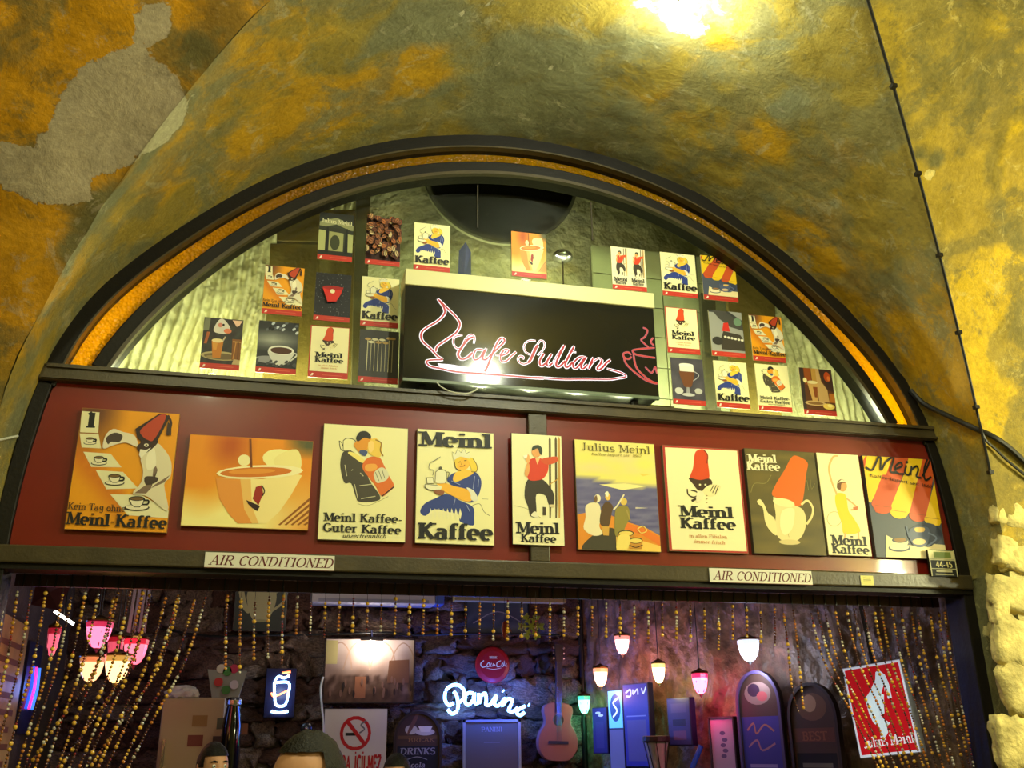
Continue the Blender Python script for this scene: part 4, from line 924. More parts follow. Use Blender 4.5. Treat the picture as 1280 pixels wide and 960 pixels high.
# Sultan
zs_ = lambda x, y: (640+x/9.846, 410+y/9.846)
for pts_, w_ in (([(225,330),(165,295),(146,235),(170,182),(225,155),(292,160)], 1.1), ([(290,255),(318,195),(350,157),(390,172),(400,225),(368,285),(312,338)], 1.1), ([(318,212),(292,250),(258,325),(225,395),(195,430)], 3.9),
    ([(200,432),(140,446),(90,422),(74,382),(98,348),(138,358),(132,388)], 1.5), ([(395,312),(348,385),(340,440),(365,468),(425,425)], 2.9), ([(490,318),(432,410),(428,455),(452,470),(500,430)], 2.9),
    ([(500,430),(580,300),(640,210)], 1.0), ([(645,212),(590,320),(545,430),(555,480),(600,465),(650,405)], 3.1), ([(765,222),(705,335),(655,440),(665,486),(700,470),(745,420)], 3.1), ([(700,290),(790,300)], 1.0),
    ([(895,358),(830,362),(760,425),(752,480),(785,498),(840,440),(890,370)], 2.7), ([(915,355),(860,440),(850,490),(880,500),(930,450)], 2.9), ([(1000,362),(940,510)], 3.1), ([(945,495),(1000,420),(1060,375),(1100,390)], 1.3),
    ([(1108,385),(1090,440),(1050,490),(1062,518),(1110,490),(1160,430),(1212,392)], 2.9)):
    st(zs_, pts_, w_)
# cup outline at the right end
st(zb, [(1125,390),(1000,400),(930,415),(960,450),(1060,470),(1130,480)], 1.8); st(zb, [(935,440),(960,560),(1030,640),(1100,690),(1150,705)], 1.8)
st(zb, [(920,470),(890,490),(850,470),(850,440),(890,430),(915,455)], 1.6); st(zb, [(850,460),(870,530),(950,610),(1050,680),(1150,712)], 1.8)
st(zb, [(1020,210),(1060,235),(1040,290),(1005,320),(1040,360),(1070,385)], 1.5); st(zb, [(1110,300),(1090,340),(1120,370)], 1.5); st(zb, [(1040,560),(1090,610),(1110,600),(1130,560),(1145,620)], 1.4)
SKW = .0042/H_
for pts, w_ in strokes:
    P = [sconv(*p) for p in smooth_open(pts, 6)]; n_ = len(P)
    dw = []
    for i in range(n_):
        A_, B_ = P[max(i-1, 0)], P[min(i+1, n_-1)]; dx, dy = (B_[0]-A_[0])*SAS, B_[1]-A_[1]; l_ = hypot(dx, dy) or 1
        dw.append((.55+.45*abs(dy)/l_) if w_ > 2.5 else .85)
    end = [min(1, .35+min(i, n_-1-i)/3) for i in range(n_)]
    ow = [w_*q*e_*SKW+2.2*SKW for q, e_ in zip(dw, end)]; iw = [max(.3, w_*q*e_)*SKW for q, e_ in zip(dw, end)]
    isc = pts[0][0] > 770 and pts[0][1] > 400 and w_ < 1.9 and pts[0][0] > 776
    out.ribbon(P, [q*.8 if isc else q for q in ow], (150,90,110) if isc else WH); red.ribbon(P, iw, RD_ if not isc else (190,60,44))
out.poly([za(300,668), za(400,676), za(650,716), za(650,752), za(450,738), za(330,712)], WH)  # white wedge paints the lamp's reflection on the swoosh
out.build('script_outline', W_, H_, SY-.001, M['print_lit'], sg, z0=0, step=0.00002)
M['print_dim'] = mat_attr('print_dim', .3, .3, .2)
red.build('script_fill', W_, H_, SY-.0035, M['print_dim'], sg, z0=0, step=0.00001)
# loose cable hanging below the sign
pc = [at(x, y, -.1) for x, y in ((546,478),(552,484),(565,490),(582,492),(592,489),(598,485),(594,488))]
tag(MB().tube(smooth_open([tuple(p) for p in pc]), .004, 6).build('loose_cable', M['cable_white']), 'thin white cable drooping below the black sign box', 'cable')

# ------------------------------------------------------------ plates on the lintel
def flat_sign(name, label, q, Y, art_, mt=None, th=.006, cat='sign', edge=None, group=None):
    P = [at(*c, Y) for c in q]; x0, x1 = (P[0].x+P[3].x)/2, (P[1].x+P[2].x)/2; z0, z1 = (P[2].z+P[3].z)/2, (P[0].z+P[1].z)/2
    e = empty(name, ((x0+x1)/2, Y, (z0+z1)/2), 0, label, cat, group); w_, h_ = x1-x0, z1-z0
    bx('plate', (-w_/2, 0, -h_/2), (w_/2, th, h_/2), edge or M['white'], e)
    art_.asp = w_/h_; art_.build('lettering', w_, h_, -.0004, mt or M['print'], e); return e
for lab, q in (('white air conditioned plate on the lintel under the cup poster', [(256,689),(418,696),(418,714),(256,709)]), ('white air conditioned plate on the lintel under the fez poster', [(887,710),(1015,714),(1015,731),(887,728)])):
    a = Art(None, 8.3); a.raw(FULL, (220,216,196)); a.text('AIR CONDITIONED', (.03,.18), (.985,.18), .64, (96,30,26), .16, .07, .3); a.poly([(0,0),(1,0),(1,.03),(0,.03)], (120,60,50))
    flat_sign('air_conditioned_sign', lab, q, -.058, a, group='air conditioned plates')
a = Art(None, 1.1); a.raw(FULL, (38,42,44)); a.poly([(.04,.66),(.96,.66),(.96,.97),(.04,.97)], (214,208,150)); a.poly([(.2,.7),(.85,.7),(.85,.92),(.2,.92)], (120,140,70))
a.poly([(0,0),(.04,0),(.04,1),(0,1)], (200,196,150)).poly([(.96,0),(1,0),(1,1),(.96,1)], (200,196,150)).poly([(0,.6),(1,.6),(1,.65),(0,.65)], (200,196,150)).poly([(0,.27),(1,.27),(1,.3),(0,.3)], (200,196,150))
a.text('44-45', (.22,.34), (.84,.34), .22, (236,226,160), .2, .12).poly([(.2,.16),(.8,.16),(.8,.23),(.2,.23)], (206,200,160)).poly([(.15,.05),(.85,.05),(.85,.1),(.15,.1)], (180,176,140))
flat_sign('number_plate', 'small framed 44-45 number plate at the right end of the fascia', [(1163,687),(1195,688),(1195,721),(1161,720)], -.062, a, th=.018, cat='sign', edge=M['frame_dark'])
a = Art(None, 1.2); a.raw(FULL, (216,206,110))
for v_ in (.3, .5, .7): a.poly([(.2,v_),(.8,v_),(.8,v_+.08),(.2,v_+.08)], (140,130,60))
flat_sign('sticker', 'small yellow sticker on the lintel near the number plate', [(1076,719),(1092,720),(1092,732),(1076,731)], -.055, a, th=.004, cat='sticker')

# ------------------------------------------------------------ behind the lunette glass
UY = .95
M['crinkle'] = mat('crinkled_plaster', (218, 214, 160), .7, var=.2, vscale=14, bump=1, bscale=30)
M['upperwall'] = mat('upper_wall', (172, 170, 128), .85, var=.35, vscale=7, bump=1, bscale=24)
def rel(x, z, corr):
    k = .02*noise.noise(Vector((x*6, z*4, 0)))+.012*noise.noise(Vector((x*19, z*11, 3)))
    if corr: k += .026*sin(x*105+sin(z*7)*1.6+z*14*(-1 if x < 1 else 1))*(.6+.4*noise.noise(Vector((x*4, z*6, 9))))+.012*noise.noise(Vector((x*40, z*14, 5)))
    return k
def relwall(name, x0, x1, z0, z1, corr, mt, y, nu, nv):
    V = []; 
    for j in range(nv+1):
        for i in range(nu+1):
            x = x0+(x1-x0)*i/nu; z = z0+(z1-z0)*j/nv; V.append((x, y+rel(x, z, corr), z))
    Fc = [(j*(nu+1)+i, j*(nu+1)+i+1, (j+1)*(nu+1)+i+1, (j+1)*(nu+1)+i) for j in range(nv) for i in range(nu)]
    me = bpy.data.meshes.new(name); me.from_pydata(V, [], Fc); me.update(); me.polygons.foreach_set('use_smooth', [True]*len(me.polygons))
    return tag(link(name, me, mt), kind='structure')
xa = at(445, 300, UY).x; xb = at(965, 400, UY).x
relwall('wall_upper_left', -1.9, xa, 3.3, 5.6, 1, M['crinkle'], UY, 300, 110)
uw = relwall('wall_upper', xa, xb, 3.3, 5.9, 0, M['upperwall'], UY+.02, 120, 110)
relwall('wall_upper_right', xb, 5.2, 3.3, 5.6, 1, M['crinkle'], UY, 280, 110)
tag(bx('ceiling_shop', (-1.9, .1, 3.22), (5.6, 4.6, 3.33), mat('shop_ceiling', (60,48,38), .8)), kind='structure')
tag(bx('ceiling_upper', (-1.9, .17, 5.9), (5.2, 1.1, 6.0), mat('upper_ceiling', (60,58,44), .8)), kind='structure')
for x_ in (-1.95, 5.15): tag(bx('wall_upper_side', (x_, .17, 3.3), (x_+.05, 1.1, 5.95), M['upperwall']), kind='structure')
# facade spandrel wall around the arch, keeps the two rooms closed
def spand(y0, y1):
    n = 60; V = []; Fc = []
    for i in range(n+1):
        d = 180*i/n; r = rout(d)+.03; x, z = CX+r*cos(radians(d)), CZ+r*sin(radians(d))
        s = max(abs(cos(radians(d)))/3.9, sin(radians(d))/3.6); X_, Z_ = CX+cos(radians(d))/s, CZ+sin(radians(d))/s
        for (a_, b_) in ((x, z), (X_, Z_)): V += [(a_, y0, b_), (a_, y1, b_)]
    for i in range(n):
        k = 4*i
        for a_, b_ in ((0, 2), (2, 3), (3, 1), (1, 0)): Fc.append((k+a_, k+b_, k+4+b_, k+4+a_))
    return MB().add(V, Fc).build('wall_front', M['pier'])
tag(spand(.03, .16), kind='structure')
def board(name, label, q, Y, mt, th=.04, cat='board'):
    P = [at(*c, Y) for c in q]; e = [(p.x, p.z if p.z > 3.9 else 3.332) for p in P]
    return tag(MB().prism(e[::-1], Y, Y+th).build(name, mt, bevel=.004), label, cat)
board('wooden_board', 'upper olive brown board behind the left cards', [(346,262),(456,262),(454,304),(346,301)], .52, M['brownboard'])
board('wooden_board', 'large olive brown board behind the left cards under the upper one', [(338,304),(455,307),(450,480),(330,470)], .52, M['brownboard'])
board('wooden_strip', 'dark upright strip rising beside the bean card to the arch', [(446,225),(464,225),(456,480),(440,480)], .46, mat('olive_dark', (72,66,34), .6))
board('wooden_board', 'brown board behind the awning and cup-row cards on the right', [(908,330),(968,366),(972,500),(912,500)], .5, M['brownboard'])
board('wooden_strip', 'narrow dark strip behind the grey photo card', [(876,366),(894,366),(900,520),(884,520)], .55, mat('olive_dark2', (66,64,44), .6))
board('green_box', 'small grey-green box at the bottom left behind the glass', [(181,424),(248,428),(248,480),(180,480)], .4, mat('green_box', (120,132,74), .4, var=.2), .1, 'box')
# pale tiles right of the sign
tl = empty('tiled_panel', (0, 0, 0), 0, 'pale green tiled wall panel behind the cards right of the sign box', 'panel')
M['tile'] = mat('pale_tile', (172, 176, 134), .5, var=.15, vscale=6)
xs = [at(x, 420, .62).x for x in (744, 788, 832, 878, 920, 966)]; zs = [at(850, y, .62).z for y in (540, 500, 462, 424, 388, 352, 318)]; zs[0] = 3.332; zs[1] = max(zs[1], 3.45)
for i in range(5):
    for j in range(6):
        MB().box((xs[i]+.004, .62, zs[j]+.004), (xs[i+1]-.004, .64+.004*((i+j) % 2), zs[j+1]-.004)).build('tile', M['tile'], tl)
MB().box((xs[0], .645, zs[0]), (xs[-1], .66, zs[-1])).build('backing', mat('grout', (84,84,60), .9), tl)
pd = at(626, 214, .86)
dsk = empty('round_duct', (pd.x, .86, pd.z), 0, 'large dark round duct end behind the top of the arch', 'duct')
RDk = .56
MB().prism([(RDk*cos(2*pi*i/64), RDk*sin(2*pi*i/64)) for i in range(64)], 0, .07).build('cover', mat('duct_grey', (176,176,136), .6), dsk)
MB().lathe([(RDk-.012, -.008), (RDk+.012, -.008), (RDk+.012, .02), (RDk-.012, .02), (RDk-.012, -.008)], n=64, axis='y').build('rim', mat('duct_rim', (70,70,52), .5), dsk)
p = at(703, 322, .3)
e = empty('dome_lamp', (p.x, .3, p.z), 0, 'small silver dome lamp on a stalk right of the centre cup card', 'lamp')
MB().lathe([(0,.045),(.04,.04),(.062,.02),(.068,0),(.06,-.012),(.03,-.03),(0,-.034)], n=24).build('shade', M['steel'], e, True)
MB().tube([(0,0,-.03),(0,0,-(p.z-3.33))], .006, 8).build('stalk', M['frame_dark'], e)
p = at(580, 330, .5)
tag(MB().add([(p.x-.06,.5,3.34),(p.x+.05,.5,3.34),(p.x+.05,.52,p.z+.1),(p.x+.01,.5,p.z+.16),(p.x-.03,.52,p.z+.1),(p.x-.0,.6,3.34)], [(0,1,2,3,4),(0,4,5),(4,3,5),(3,2,5),(2,1,5),(1,0,5)]).build('blue_cloth', mat('blue_cloth', (62,70,130), .7)), 'small blue cloth bundle behind the glass above the sign box', 'cloth')
# hidden-from-street fluorescent battens standing on the slab behind the transom
for i, (x0, x1, pw, lab) in enumerate(((-.9, .35, 30, 'fluorescent batten on the ledge behind the left end of the transom'), (2.6, 3.8, 30, 'fluorescent batten on the ledge behind the right end of the transom'), (1.0, 2.2, 42, 'fluorescent batten on the ledge behind the sign box'))):
    e = empty('batten_light', ((x0+x1)/2, .34, 3.33), 0, lab, 'lamp'); hw = (x1-x0)/2
    bx('tray', (-hw, -.03, 0), (hw, .03, .02), M['white'], e)
    MB().tube([(-hw+.02, 0, .036), (hw-.02, 0, .036)], .013, 10).build('tube', mat('tube%d' % i, (250,255,220), .4, emit=(250,255,200), es=4), e)
    for k in range(4):
        l_ = light('batten_glow', (-hw+(k+.5)*hw/2, .0, .075), pw/4*LAMP['tube'][0], LAMP['tube'][1], .03); l_.parent = e

# ------------------------------------------------------------ the dining room seen through the opening
BY = 4.0; LXW = -1.55
A_ = Vector((2.92, BY, 0)); B_ = Vector((4.35, .2, 0)); WD = (B_-A_).normalized(); WN = Vector((WD.y, -WD.x, 0)); WANG = atan2(WD.y, WD.x)
if WN.dot(CAMP-A_) < 0: WN = -WN
wb = tag(bx('wall_rear', (LXW-.2, BY+.06, -.02), (3.1, BY+.3, 3.25), M['mortar']), kind='structure')
rnd = random.Random(11)
protos = [stone_mesh('stone', 1, 1, 1, 100+i, 5, .3) for i in range(12)]
for q in protos:
    for pl in q.polygons: pl.use_smooth = True
    q.materials.append(rnd.choice([M['stone'], M['stone2']]))
z = 1.15
while z < 3.2:
    h_ = rnd.choice([.12, .16, .2, .25]); x = LXW-.05+rnd.uniform(-.2, 0)
    while x < 2.95:
        w_ = rnd.choice([rnd.uniform(.12, .25), rnd.uniform(.25, .5)])
        o = link('stone', rnd.choice(protos), None, wb); o.location = (x+w_/2, BY+.07+rnd.uniform(-.015, .02), z+h_/2); o.scale = (w_*1.08, rnd.uniform(.14, .22), h_*rnd.uniform(.95, 1.12))
        o.rotation_euler = (0, rnd.uniform(-.1, .1), 0); x += w_+.008
    z += h_+.012
M['rough'] = mat('rough_wall', (128, 100, 78), .42, var=.6, vscale=11, bump=1, bscale=20, spec=.6)
def rw(u, v):
    p = A_.lerp(B_, u); q = Vector((p.x, p.y, -.02+3.27*v)); k = .06*noise.noise(Vector((u*14, v*10, 1)))+.04*noise.noise(Vector((u*40, v*16, 2)))+.02*noise.noise(Vector((u*90, v*40, 2)))
    return q+WN*k*.7
me, V, Fc = surf('wall_side', rw, 170, 130, None, 0); tag(link('wall_side', me, M['rough']), kind='structure')
tag(MB().box((LXW-.1, .2, -.02), (LXW, BY+.1, 3.25)).build('wall_side_left', mat('left_wall', (70,58,50), .7, var=.4, bump=.6)), kind='structure')
tag(MB().tube([(2.9, BY-.03, 0), (2.9, BY-.03, 3.2)], .025, 10).build('corner_pipe', M['frame_dark']), 'dark vertical pipe in the rear corner by the guitar', 'pipe')
cp = [at(x, y, BY-.08) for x, y in ((200,786),(260,795),(330,794),(400,793),(480,791),(520,794),(600,792),(700,794))]
tag(MB().tube(smooth_open([tuple(p) for p in cp]), .01, 6).build('wall_cable', M['cable']), 'long black cable strung along the rear stone wall', 'cable')

def wallframe(px, py, wall):
    """location and rotation for a thing centred at pixel on the rear wall ('b', depth) or the side wall"""
    if wall == 'b': return at(px, py, BY-.1), 0
    p = atp(px, py, A_+WN*.17, WN); return p, WANG
def hang(name, label, cat, px, py, w_, h_, wall='b', depth=.04, frame=None, art_=None, mt=None, fw_=.015, group=None, pname='print'):
    p, rz = wallframe(px, py, wall); e = empty(name, p, rz, label, cat, group)
    bx('board', (-w_/2, 0, -h_/2), (w_/2, depth, h_/2), frame or M['dark'], e, .003)
    if fw_ and frame:
        b = MB()
        for s_ in (-1, 1):
            b.box((s_*w_/2-(fw_ if s_ > 0 else 0), -.012, -h_/2), (s_*w_/2+(fw_ if s_ < 0 else 0), .001, h_/2)); b.box((-w_/2, -.012, s_*h_/2-(fw_ if s_ > 0 else 0)), (w_/2, .001, s_*h_/2+(fw_ if s_ < 0 else 0)))
        b.build('frame', frame, e)
    if art_: art_.asp = w_/h_; art_.build(pname, w_-2*fw_, h_-2*fw_, -.0012, mt or M['print'], e)
    return e
# framed picture with picture lamp
a = Art(None, 1.4); a.grid(0, 0, 1, 1, 30, 20, lambda u, v: mixc(mixc((96,70,56), (206,190,180), v*1.1-.1+.3*nz(u*3, v*2, 2)), (70,50,40), .5+1.4*nz(u*8, v*4, 2, 3) if v < .45 else 0))
for x_ in (.0, .2, .5, .72): a.line([(x_,.5),(x_+.06,.8),(x_+.16,.95),(x_+.26,.8),(x_+.3,.5)], .02, (168,140,120))
a.poly([(.34,.06),(.46,.06),(.46,.4),(.34,.4)], (140,92,66)).poly([(.0,.6),(.13,.6),(.13,.98),(0,.98)], (190,180,120)).poly([(.7,.3),(.95,.3),(.95,.68),(.72,.66)], (110,76,56))
for i in range(24): a.ell(rnd.uniform(.02, .98), rnd.uniform(.12, .36), .014, .06, rnd.choice([(60,44,40),(120,90,76),(44,36,36)]), 0, 8)
e = hang('picture', 'large painting of a crowded vaulted hall under a picture lamp', 'picture', 462, 838, .79, .545, frame=M['dark'], art_=a, fw_=.012)
bx('picture_lamp_shade', (-.1, -.12, .24), (.1, -.06, .275), M['steel'], e, .005); MB().tube([(0,-.09,.27),(0,-.05,.33),(0,0,.3)], .008, 8).build('lamp_arm', M['steel'], e)
l_ = light('picture_lamp_glow', (0, -.11, .2), 9, (1, .86, .72), .03); l_.parent = e
# no smoking sign
a = Art(None, .8); a.raw(FULL, (206,200,186)); a.ell(.5, .76, .25, .17, (190,30,34)).ell(.5, .76, .2, .135, (212,206,192)).poly([(.34,.735),(.54,.735),(.54,.765),(.34,.765)], BK).line([(.56,.76),(.64,.8),(.58,.84),(.66,.88)], .016, (110,110,110)).poly([(.33,.87),(.37,.9),(.68,.66),(.64,.63)], (190,30,34))
a.text('SIGARA', (.06,.4), (.44,.4), .14, (180,26,34), .26, .2, 0, 0); a.text('ICILMEZ', (.5,.4), (.93,.4), .14, (180,26,34), .28, .22, 0, 0); a.ell(.515, .57, .012, .011, (180,26,34)); a.ell(.632, .57, .012, .011, (180,26,34)); a.line([(.57,.4),(.585,.37),(.565,.35)], .014, (180,26,34))
a.poly([(.2,.22),(.8,.22),(.8,.25),(.2,.25)], (90,80,80)).ell(.6, .26, .07, .05, (50,50,50))
hang('no_smoking_sign', 'white no smoking sign with red circle and red capitals', 'sign', 443, 950, .53, .82, frame=None, art_=a, fw_=0, depth=.01)
# arched boards
def arched(label, px, ptop, w_, h_, wall, art_fn, cx_=None, frame=M['dark']):
    p, rz = wallframe(px, ptop, wall); e = empty('arched_board', (p.x, p.y, p.z-h_), rz, label, 'sign')
    def outl(o, n=20): return [(-w_/2+o, o), (w_/2-o, o)]+[((w_/2-o)*cos(pi*i/n), h_-w_/2*1.1+(w_/2*1.1-o)*sin(pi*i/n)) for i in range(n+1)]
    MB().prism(outl(0)[::-1], 0, .03).build('board', M['dark'], e)
    O, I = outl(0), outl(.022); n = len(O); V = []; Fc = []
    for (ox, oz), (ix, iz) in zip(O, I): V += [(ox,-.014,oz),(ix,-.014,iz),(ix,.001,iz),(ox,.001,oz)]
    for i in range(n):
        j = (i+1) % n
        for k in range(4): Fc.append((4*i+k, 4*i+(k+1) % 4, 4*j+(k+1) % 4, 4*j+k))
    MB().add(V, Fc).build('frame', frame, e); a = Art(None, w_/h_)
    a.raw([(x/w_+.5, z_/h_) for x, z_ in outl(.02)], (78,56,46)); art_fn(a); a.build('chalk_print', w_, h_, -.0012, M['print'], e, -w_/2, 0); return e
def ch1(a):
    a.ell(.36, .84, .13, .04, (200,190,160)).ell(.65, .82, .2, .03, (206,196,170)).poly([(.5,.87),(.8,.87),(.74,.82),(.56,.82)], (230,220,190)).ell(.4, .9, .16, .03, (120,80,60), 40).poly([(.1,.76),(.9,.76),(.9,.79),(.1,.79)], (110,80,50))
    a.poly([(.08,.02),(.92,.02),(.92,.7),(.08,.7)], (24,28,40)); a.text('BREAK', (.3,.735), (.85,.735), .035, (150,110,70), .16, .1); a.text('DRINKS', (.14,.63), (.86,.63), .055, (150,150,160), .2, .1, .1); a.line([(.3,.59),(.5,.61),(.7,.585)], .006, (150,150,160)); a.text('cola', (.36,.52), (.66,.52), .045, (170,170,180), .16, .1, .2); a.line([(.34,.45),(.5,.47),(.7,.45)], .008, (170,170,180))
arched('arched chalkboard headed drinks between the no smoking sign and the neon', 523, 889, .42, .95, 'b', ch1)
def ch2(a):
    a.ell(.5, .86, .3, .07, (150,120,110)).ell(.42, .88, .14, .04, (60,40,60)).ell(.6, .84, .12, .03, (190,90,90)).poly([(.08,.03),(.92,.03),(.92,.72),(.08,.72)], (66,62,150)); a.line([(.2,.64),(.35,.68),(.4,.62),(.6,.67),(.8,.63)], .012, (180,120,110)); a.line([(.2,.54),(.4,.58),(.5,.52),(.8,.56)], .012, (170,120,140))
    for v_ in (.42, .36, .3): a.poly([(.2,v_),(.8,v_),(.8,v_+.02),(.2,v_+.02)], (150,140,200))
arched('tall arched board with blue chalk panel on the side wall', 944, 838, .42, 1.15, 's', ch2, frame=mat('violet_frame', (80,66,110), .5))
def ch3(a):
    a.ell(.5, .86, .3, .08, (120,84,60)).ell(.46, .88, .14, .05, (190,150,120)).poly([(.1,.66),(.9,.66),(.9,.74),(.1,.74)], (110,66,50)); a.text('BEST', (.25,.67), (.75,.67), .05, (150,90,60), .2, .1)
    a.poly([(.1,.03),(.9,.03),(.9,.6),(.1,.6)], (26,24,24))
    for v_ in (.52, .46, .4, .34): a.poly([(.2,v_),(.8,v_),(.8,v_+.025),(.2,v_+.025)], (110,104,98))
arched('tall dark arched board with chalk lines nearest the red emblem sign', 1011, 853, .42, 1.15, 's', ch3)
# cola disc, snowflake, bird, menu, small frames
p = at(616, 831, BY-.1); e = empty('round_sign', p, 0, 'round red cola sign above the blue neon lettering', 'sign')
MB().lathe([(0,-.02),(.12,-.018),(.15,-.008),(.16,.01),(.15,.02)], n=32, axis='y').build('disc', mat('cola_red', (160,24,30), .3), e)
a = Art(None, 1); 
a.line([(.2,.62),(.1,.52),(.16,.42),(.3,.46)], .03, CR).line([(.3,.5),(.36,.56),(.38,.46),(.3,.44),(.3,.5)], .025, CR).line([(.44,.55),(.41,.45),(.47,.46)], .022, CR).line([(.5,.54),(.48,.45),(.54,.5),(.56,.45)], .022, CR).line([(.74,.62),(.62,.56),(.62,.44),(.74,.46)], .028, CR).line([(.76,.5),(.8,.55),(.82,.46),(.77,.45),(.76,.5)], .022, CR).line([(.85,.62),(.84,.46)], .022, CR).line([(.92,.54),(.88,.46),(.94,.46)], .022, CR).line([(.28,.4),(.5,.36),(.75,.4)], .012, CR)
a.build('script_lettering', .29, .29, -.0215, M['print'], e)
a = Art(None, 1); a.text('DRINK', (.38,.68), (.62,.68), .07, CR, .2, .12); a.build('small_lettering', .29, .29, -.0215, M['print'], e)
p = at(664, 783, .9); e = empty('snowflake', p, 0, 'yellow-green glitter snowflake hanging behind the bead curtain', 'ornament'); b = MB(); gm = mat('glitter', (200,210,90), .4)
for k in range(6):
    an = pi/3*k; u_ = Vector((cos(an), 0, sin(an))); b.tube([(0,0,0), tuple(u_*.075)], .007, 6)
    for t_ in (.03, .05, .065):
        for s_ in (-1, 1):
            d_ = Vector((cos(an+s_*.9), 0, sin(an+s_*.9))); b.tube([tuple(u_*t_), tuple(u_*t_+d_*.024)], .006, 5)
b.build('flake', gm, e); MB().tube([(0,0,.07),(0,0,3.22-p.z)], .0015, 4).build('thread', M['cable'], e)
p = at(631, 786, .9); e = empty('paper_bird', p, .3, 'small red bird ornament hanging beside the snowflake', 'ornament')
MB().lathe([(0,-.06),(.014,-.04),(.02,0),(.013,.035),(0,.05)], n=10).build('body', mat('bird_red', (170,60,50), .5), e, True); MB().add([(0,0,.02),(.05,0,-.02),(.03,.01,.04),(-.04,0,-.01)], [(0,1,2),(0,3,2)]).build('wing', mat('bird_wing', (190,110,90), .6), e); MB().tube([(0,0,.05),(0,0,3.22-p.z)], .0015, 4).build('thread', M['cable'], e)
a = Art(None, .8); a.grid(0, 0, 1, 1, 6, 8, lambda u, v: (100,94,84)); a.text('PANINI', (.3,.9), (.7,.9), .05, (150,146,146), .16, .1); a.poly([(.35,.78),(.65,.78),(.65,.79),(.35,.79)], (120,116,116))
hang('price_list', 'silver framed price list below the blue neon lettering', 'menu', 615, 962, .52, .82, frame=mat('silver_frame', (170,180,205), .3, .7), art_=a, fw_=.022)
a = Art(None, 1.8); a.grid(0, 0, 1, 1, 8, 5, lambda u, v: mixc((40,52,60), (86,96,96), nz(u*4, v*2, 2)+.5)); a.line([(.1,.3),(.5,.7),(.9,.35)], .03, (150,150,140))
hang('picture', 'dark framed picture high on the rear wall behind the snowflake', 'picture', 622, 772, .6, .3, frame=M['black'], art_=a, fw_=.015)
a = Art(None, 1.0); a.raw(FULL, (50,60,44)); s_ = ARTS['teapot']
for it in s_.L[2:9]:
    a.L.append((it[0] if len(it) == 2 else it[0], it[1]) if len(it) == 2 else it)
tp = Art(None, 1); tp.raw(FULL, (44,54,44)); tp.poly([(.25,.85),(.75,.85),(.78,.5),(.62,.2),(.38,.2),(.24,.5)], (186,184,130), 1).poly([(.02,.9),(.1,.95),(.2,.6),(.28,.4),(.24,.35),(.12,.5)], (186,184,130), 1).line([(.76,.8),(.95,.85),(.94,.6),(.72,.4)], .05, (186,184,130)).ell(.5, .86, .26, .05, (206,204,150)).ell(.5, .2, .16, .03, (160,158,110))
hang('picture', 'dark picture of a cream teapot high on the left of the rear wall', 'picture', 326, 758, .44, .42, frame=M['black'], art_=tp, fw_=.01)
pw_ = [tuple(at(x, y, BY-.12)) for x, y in ((404,846),(401,860),(402,880),(404,905),(404,940))]
tag(MB().tube(smooth_open(pw_), .01, 6).build('wall_cable', M['cable_white']), 'pale cable hanging below the painting beside the no smoking sign', 'cable')
p = at(383, 911, BY-.12); e = empty('wall_camera', p, 0, 'small round black camera on the rear wall left of the no smoking sign', 'camera')
MB().lathe([(0,-.04),(.02,-.04),(.03,-.03),(.045,-.028),(.05,0),(.045,.06)], n=20, axis='y').build('housing', M['black'], e, True); MB().lathe([(0,-.052),(.012,-.048),(.016,-.04)], n=14, axis='y').build('lens', M['steel'], e); bx('mount', (-.015, .05, -.015), (.015, .12, .015), M['black'], e)
# air conditioner and ceiling strip
p = at(471, 746, 3.7); e = empty('air_conditioner', (p.x, 3.7, p.z), 0, 'long pale air conditioner on the rear wall behind the bead curtain', 'appliance')
bx('body', (-.56, 0, -.06), (.52, .22, .075), mat('ac_white', (196,196,206), .4), e, .015); bx('flap', (-.5, -.008, -.05), (.46, .002, -.02), mat('ac_flap', (150,154,176), .4), e); bx('end_cap', (.52, 0, -.055), (.6, .2, .07), mat('ac_blue', (70,100,190), .4), e, .01)
p = at(639, 749, 3.4); tag(bx('ceiling_strip', (p.x-.5, 3.4, p.z-.02), (p.x+.5, 3.5, p.z+.05), mat('beige_strip', (150,136,96), .6), bevel=.004), 'beige batten hanging under the shop ceiling right of the air conditioner', 'batten')
# neon cup sign
p = at(351, 866, 3.9); e = empty('neon_sign', (p.x, 3.9, p.z), 0, 'small dark neon box with glowing cup at the left of the painting', 'sign')
bx('box', (-.13, 0, -.2), (.12, .06, .2), mat('navy', (16,20,60), .4), e, .004)
nb = mat('neon_white', (200,230,255), .4, emit=(170,215,255), es=7); no = mat('neon_orange', (255,150,90), .4, emit=(255,120,70), es=4)
def tubez(name, pts, r, mt, par, y=-.02): return MB().tube([(x, y, z_) for x, z_ in smooth_open(pts)], r, 6).build(name, mt, par)
tubez('cup_tube', [(-.06,.08),(-.05,-.02),(-.03,-.1),(.04,-.1),(.06,-.02),(.06,.08),(-.06,.08)], .011, nb, e); tubez('base_tube', [(-.07,-.15),(0,-.16),(.07,-.15)], .011, nb, e); tubez('froth_tube', [(-.06,.08),(-.03,.13),(.02,.12),(.06,.14)], .012, nb, e); tubez('straw_tube', [(0,.16),(.07,.17)], .01, no, e); tubez('band_tube', [(-.08,.0),(-.05,-.03),(.06,.02)], .008, no, e)
l_ = light('neon_glow', (0, -.1, 0), 1.2, (.5, .7, 1), .05); l_.parent = e
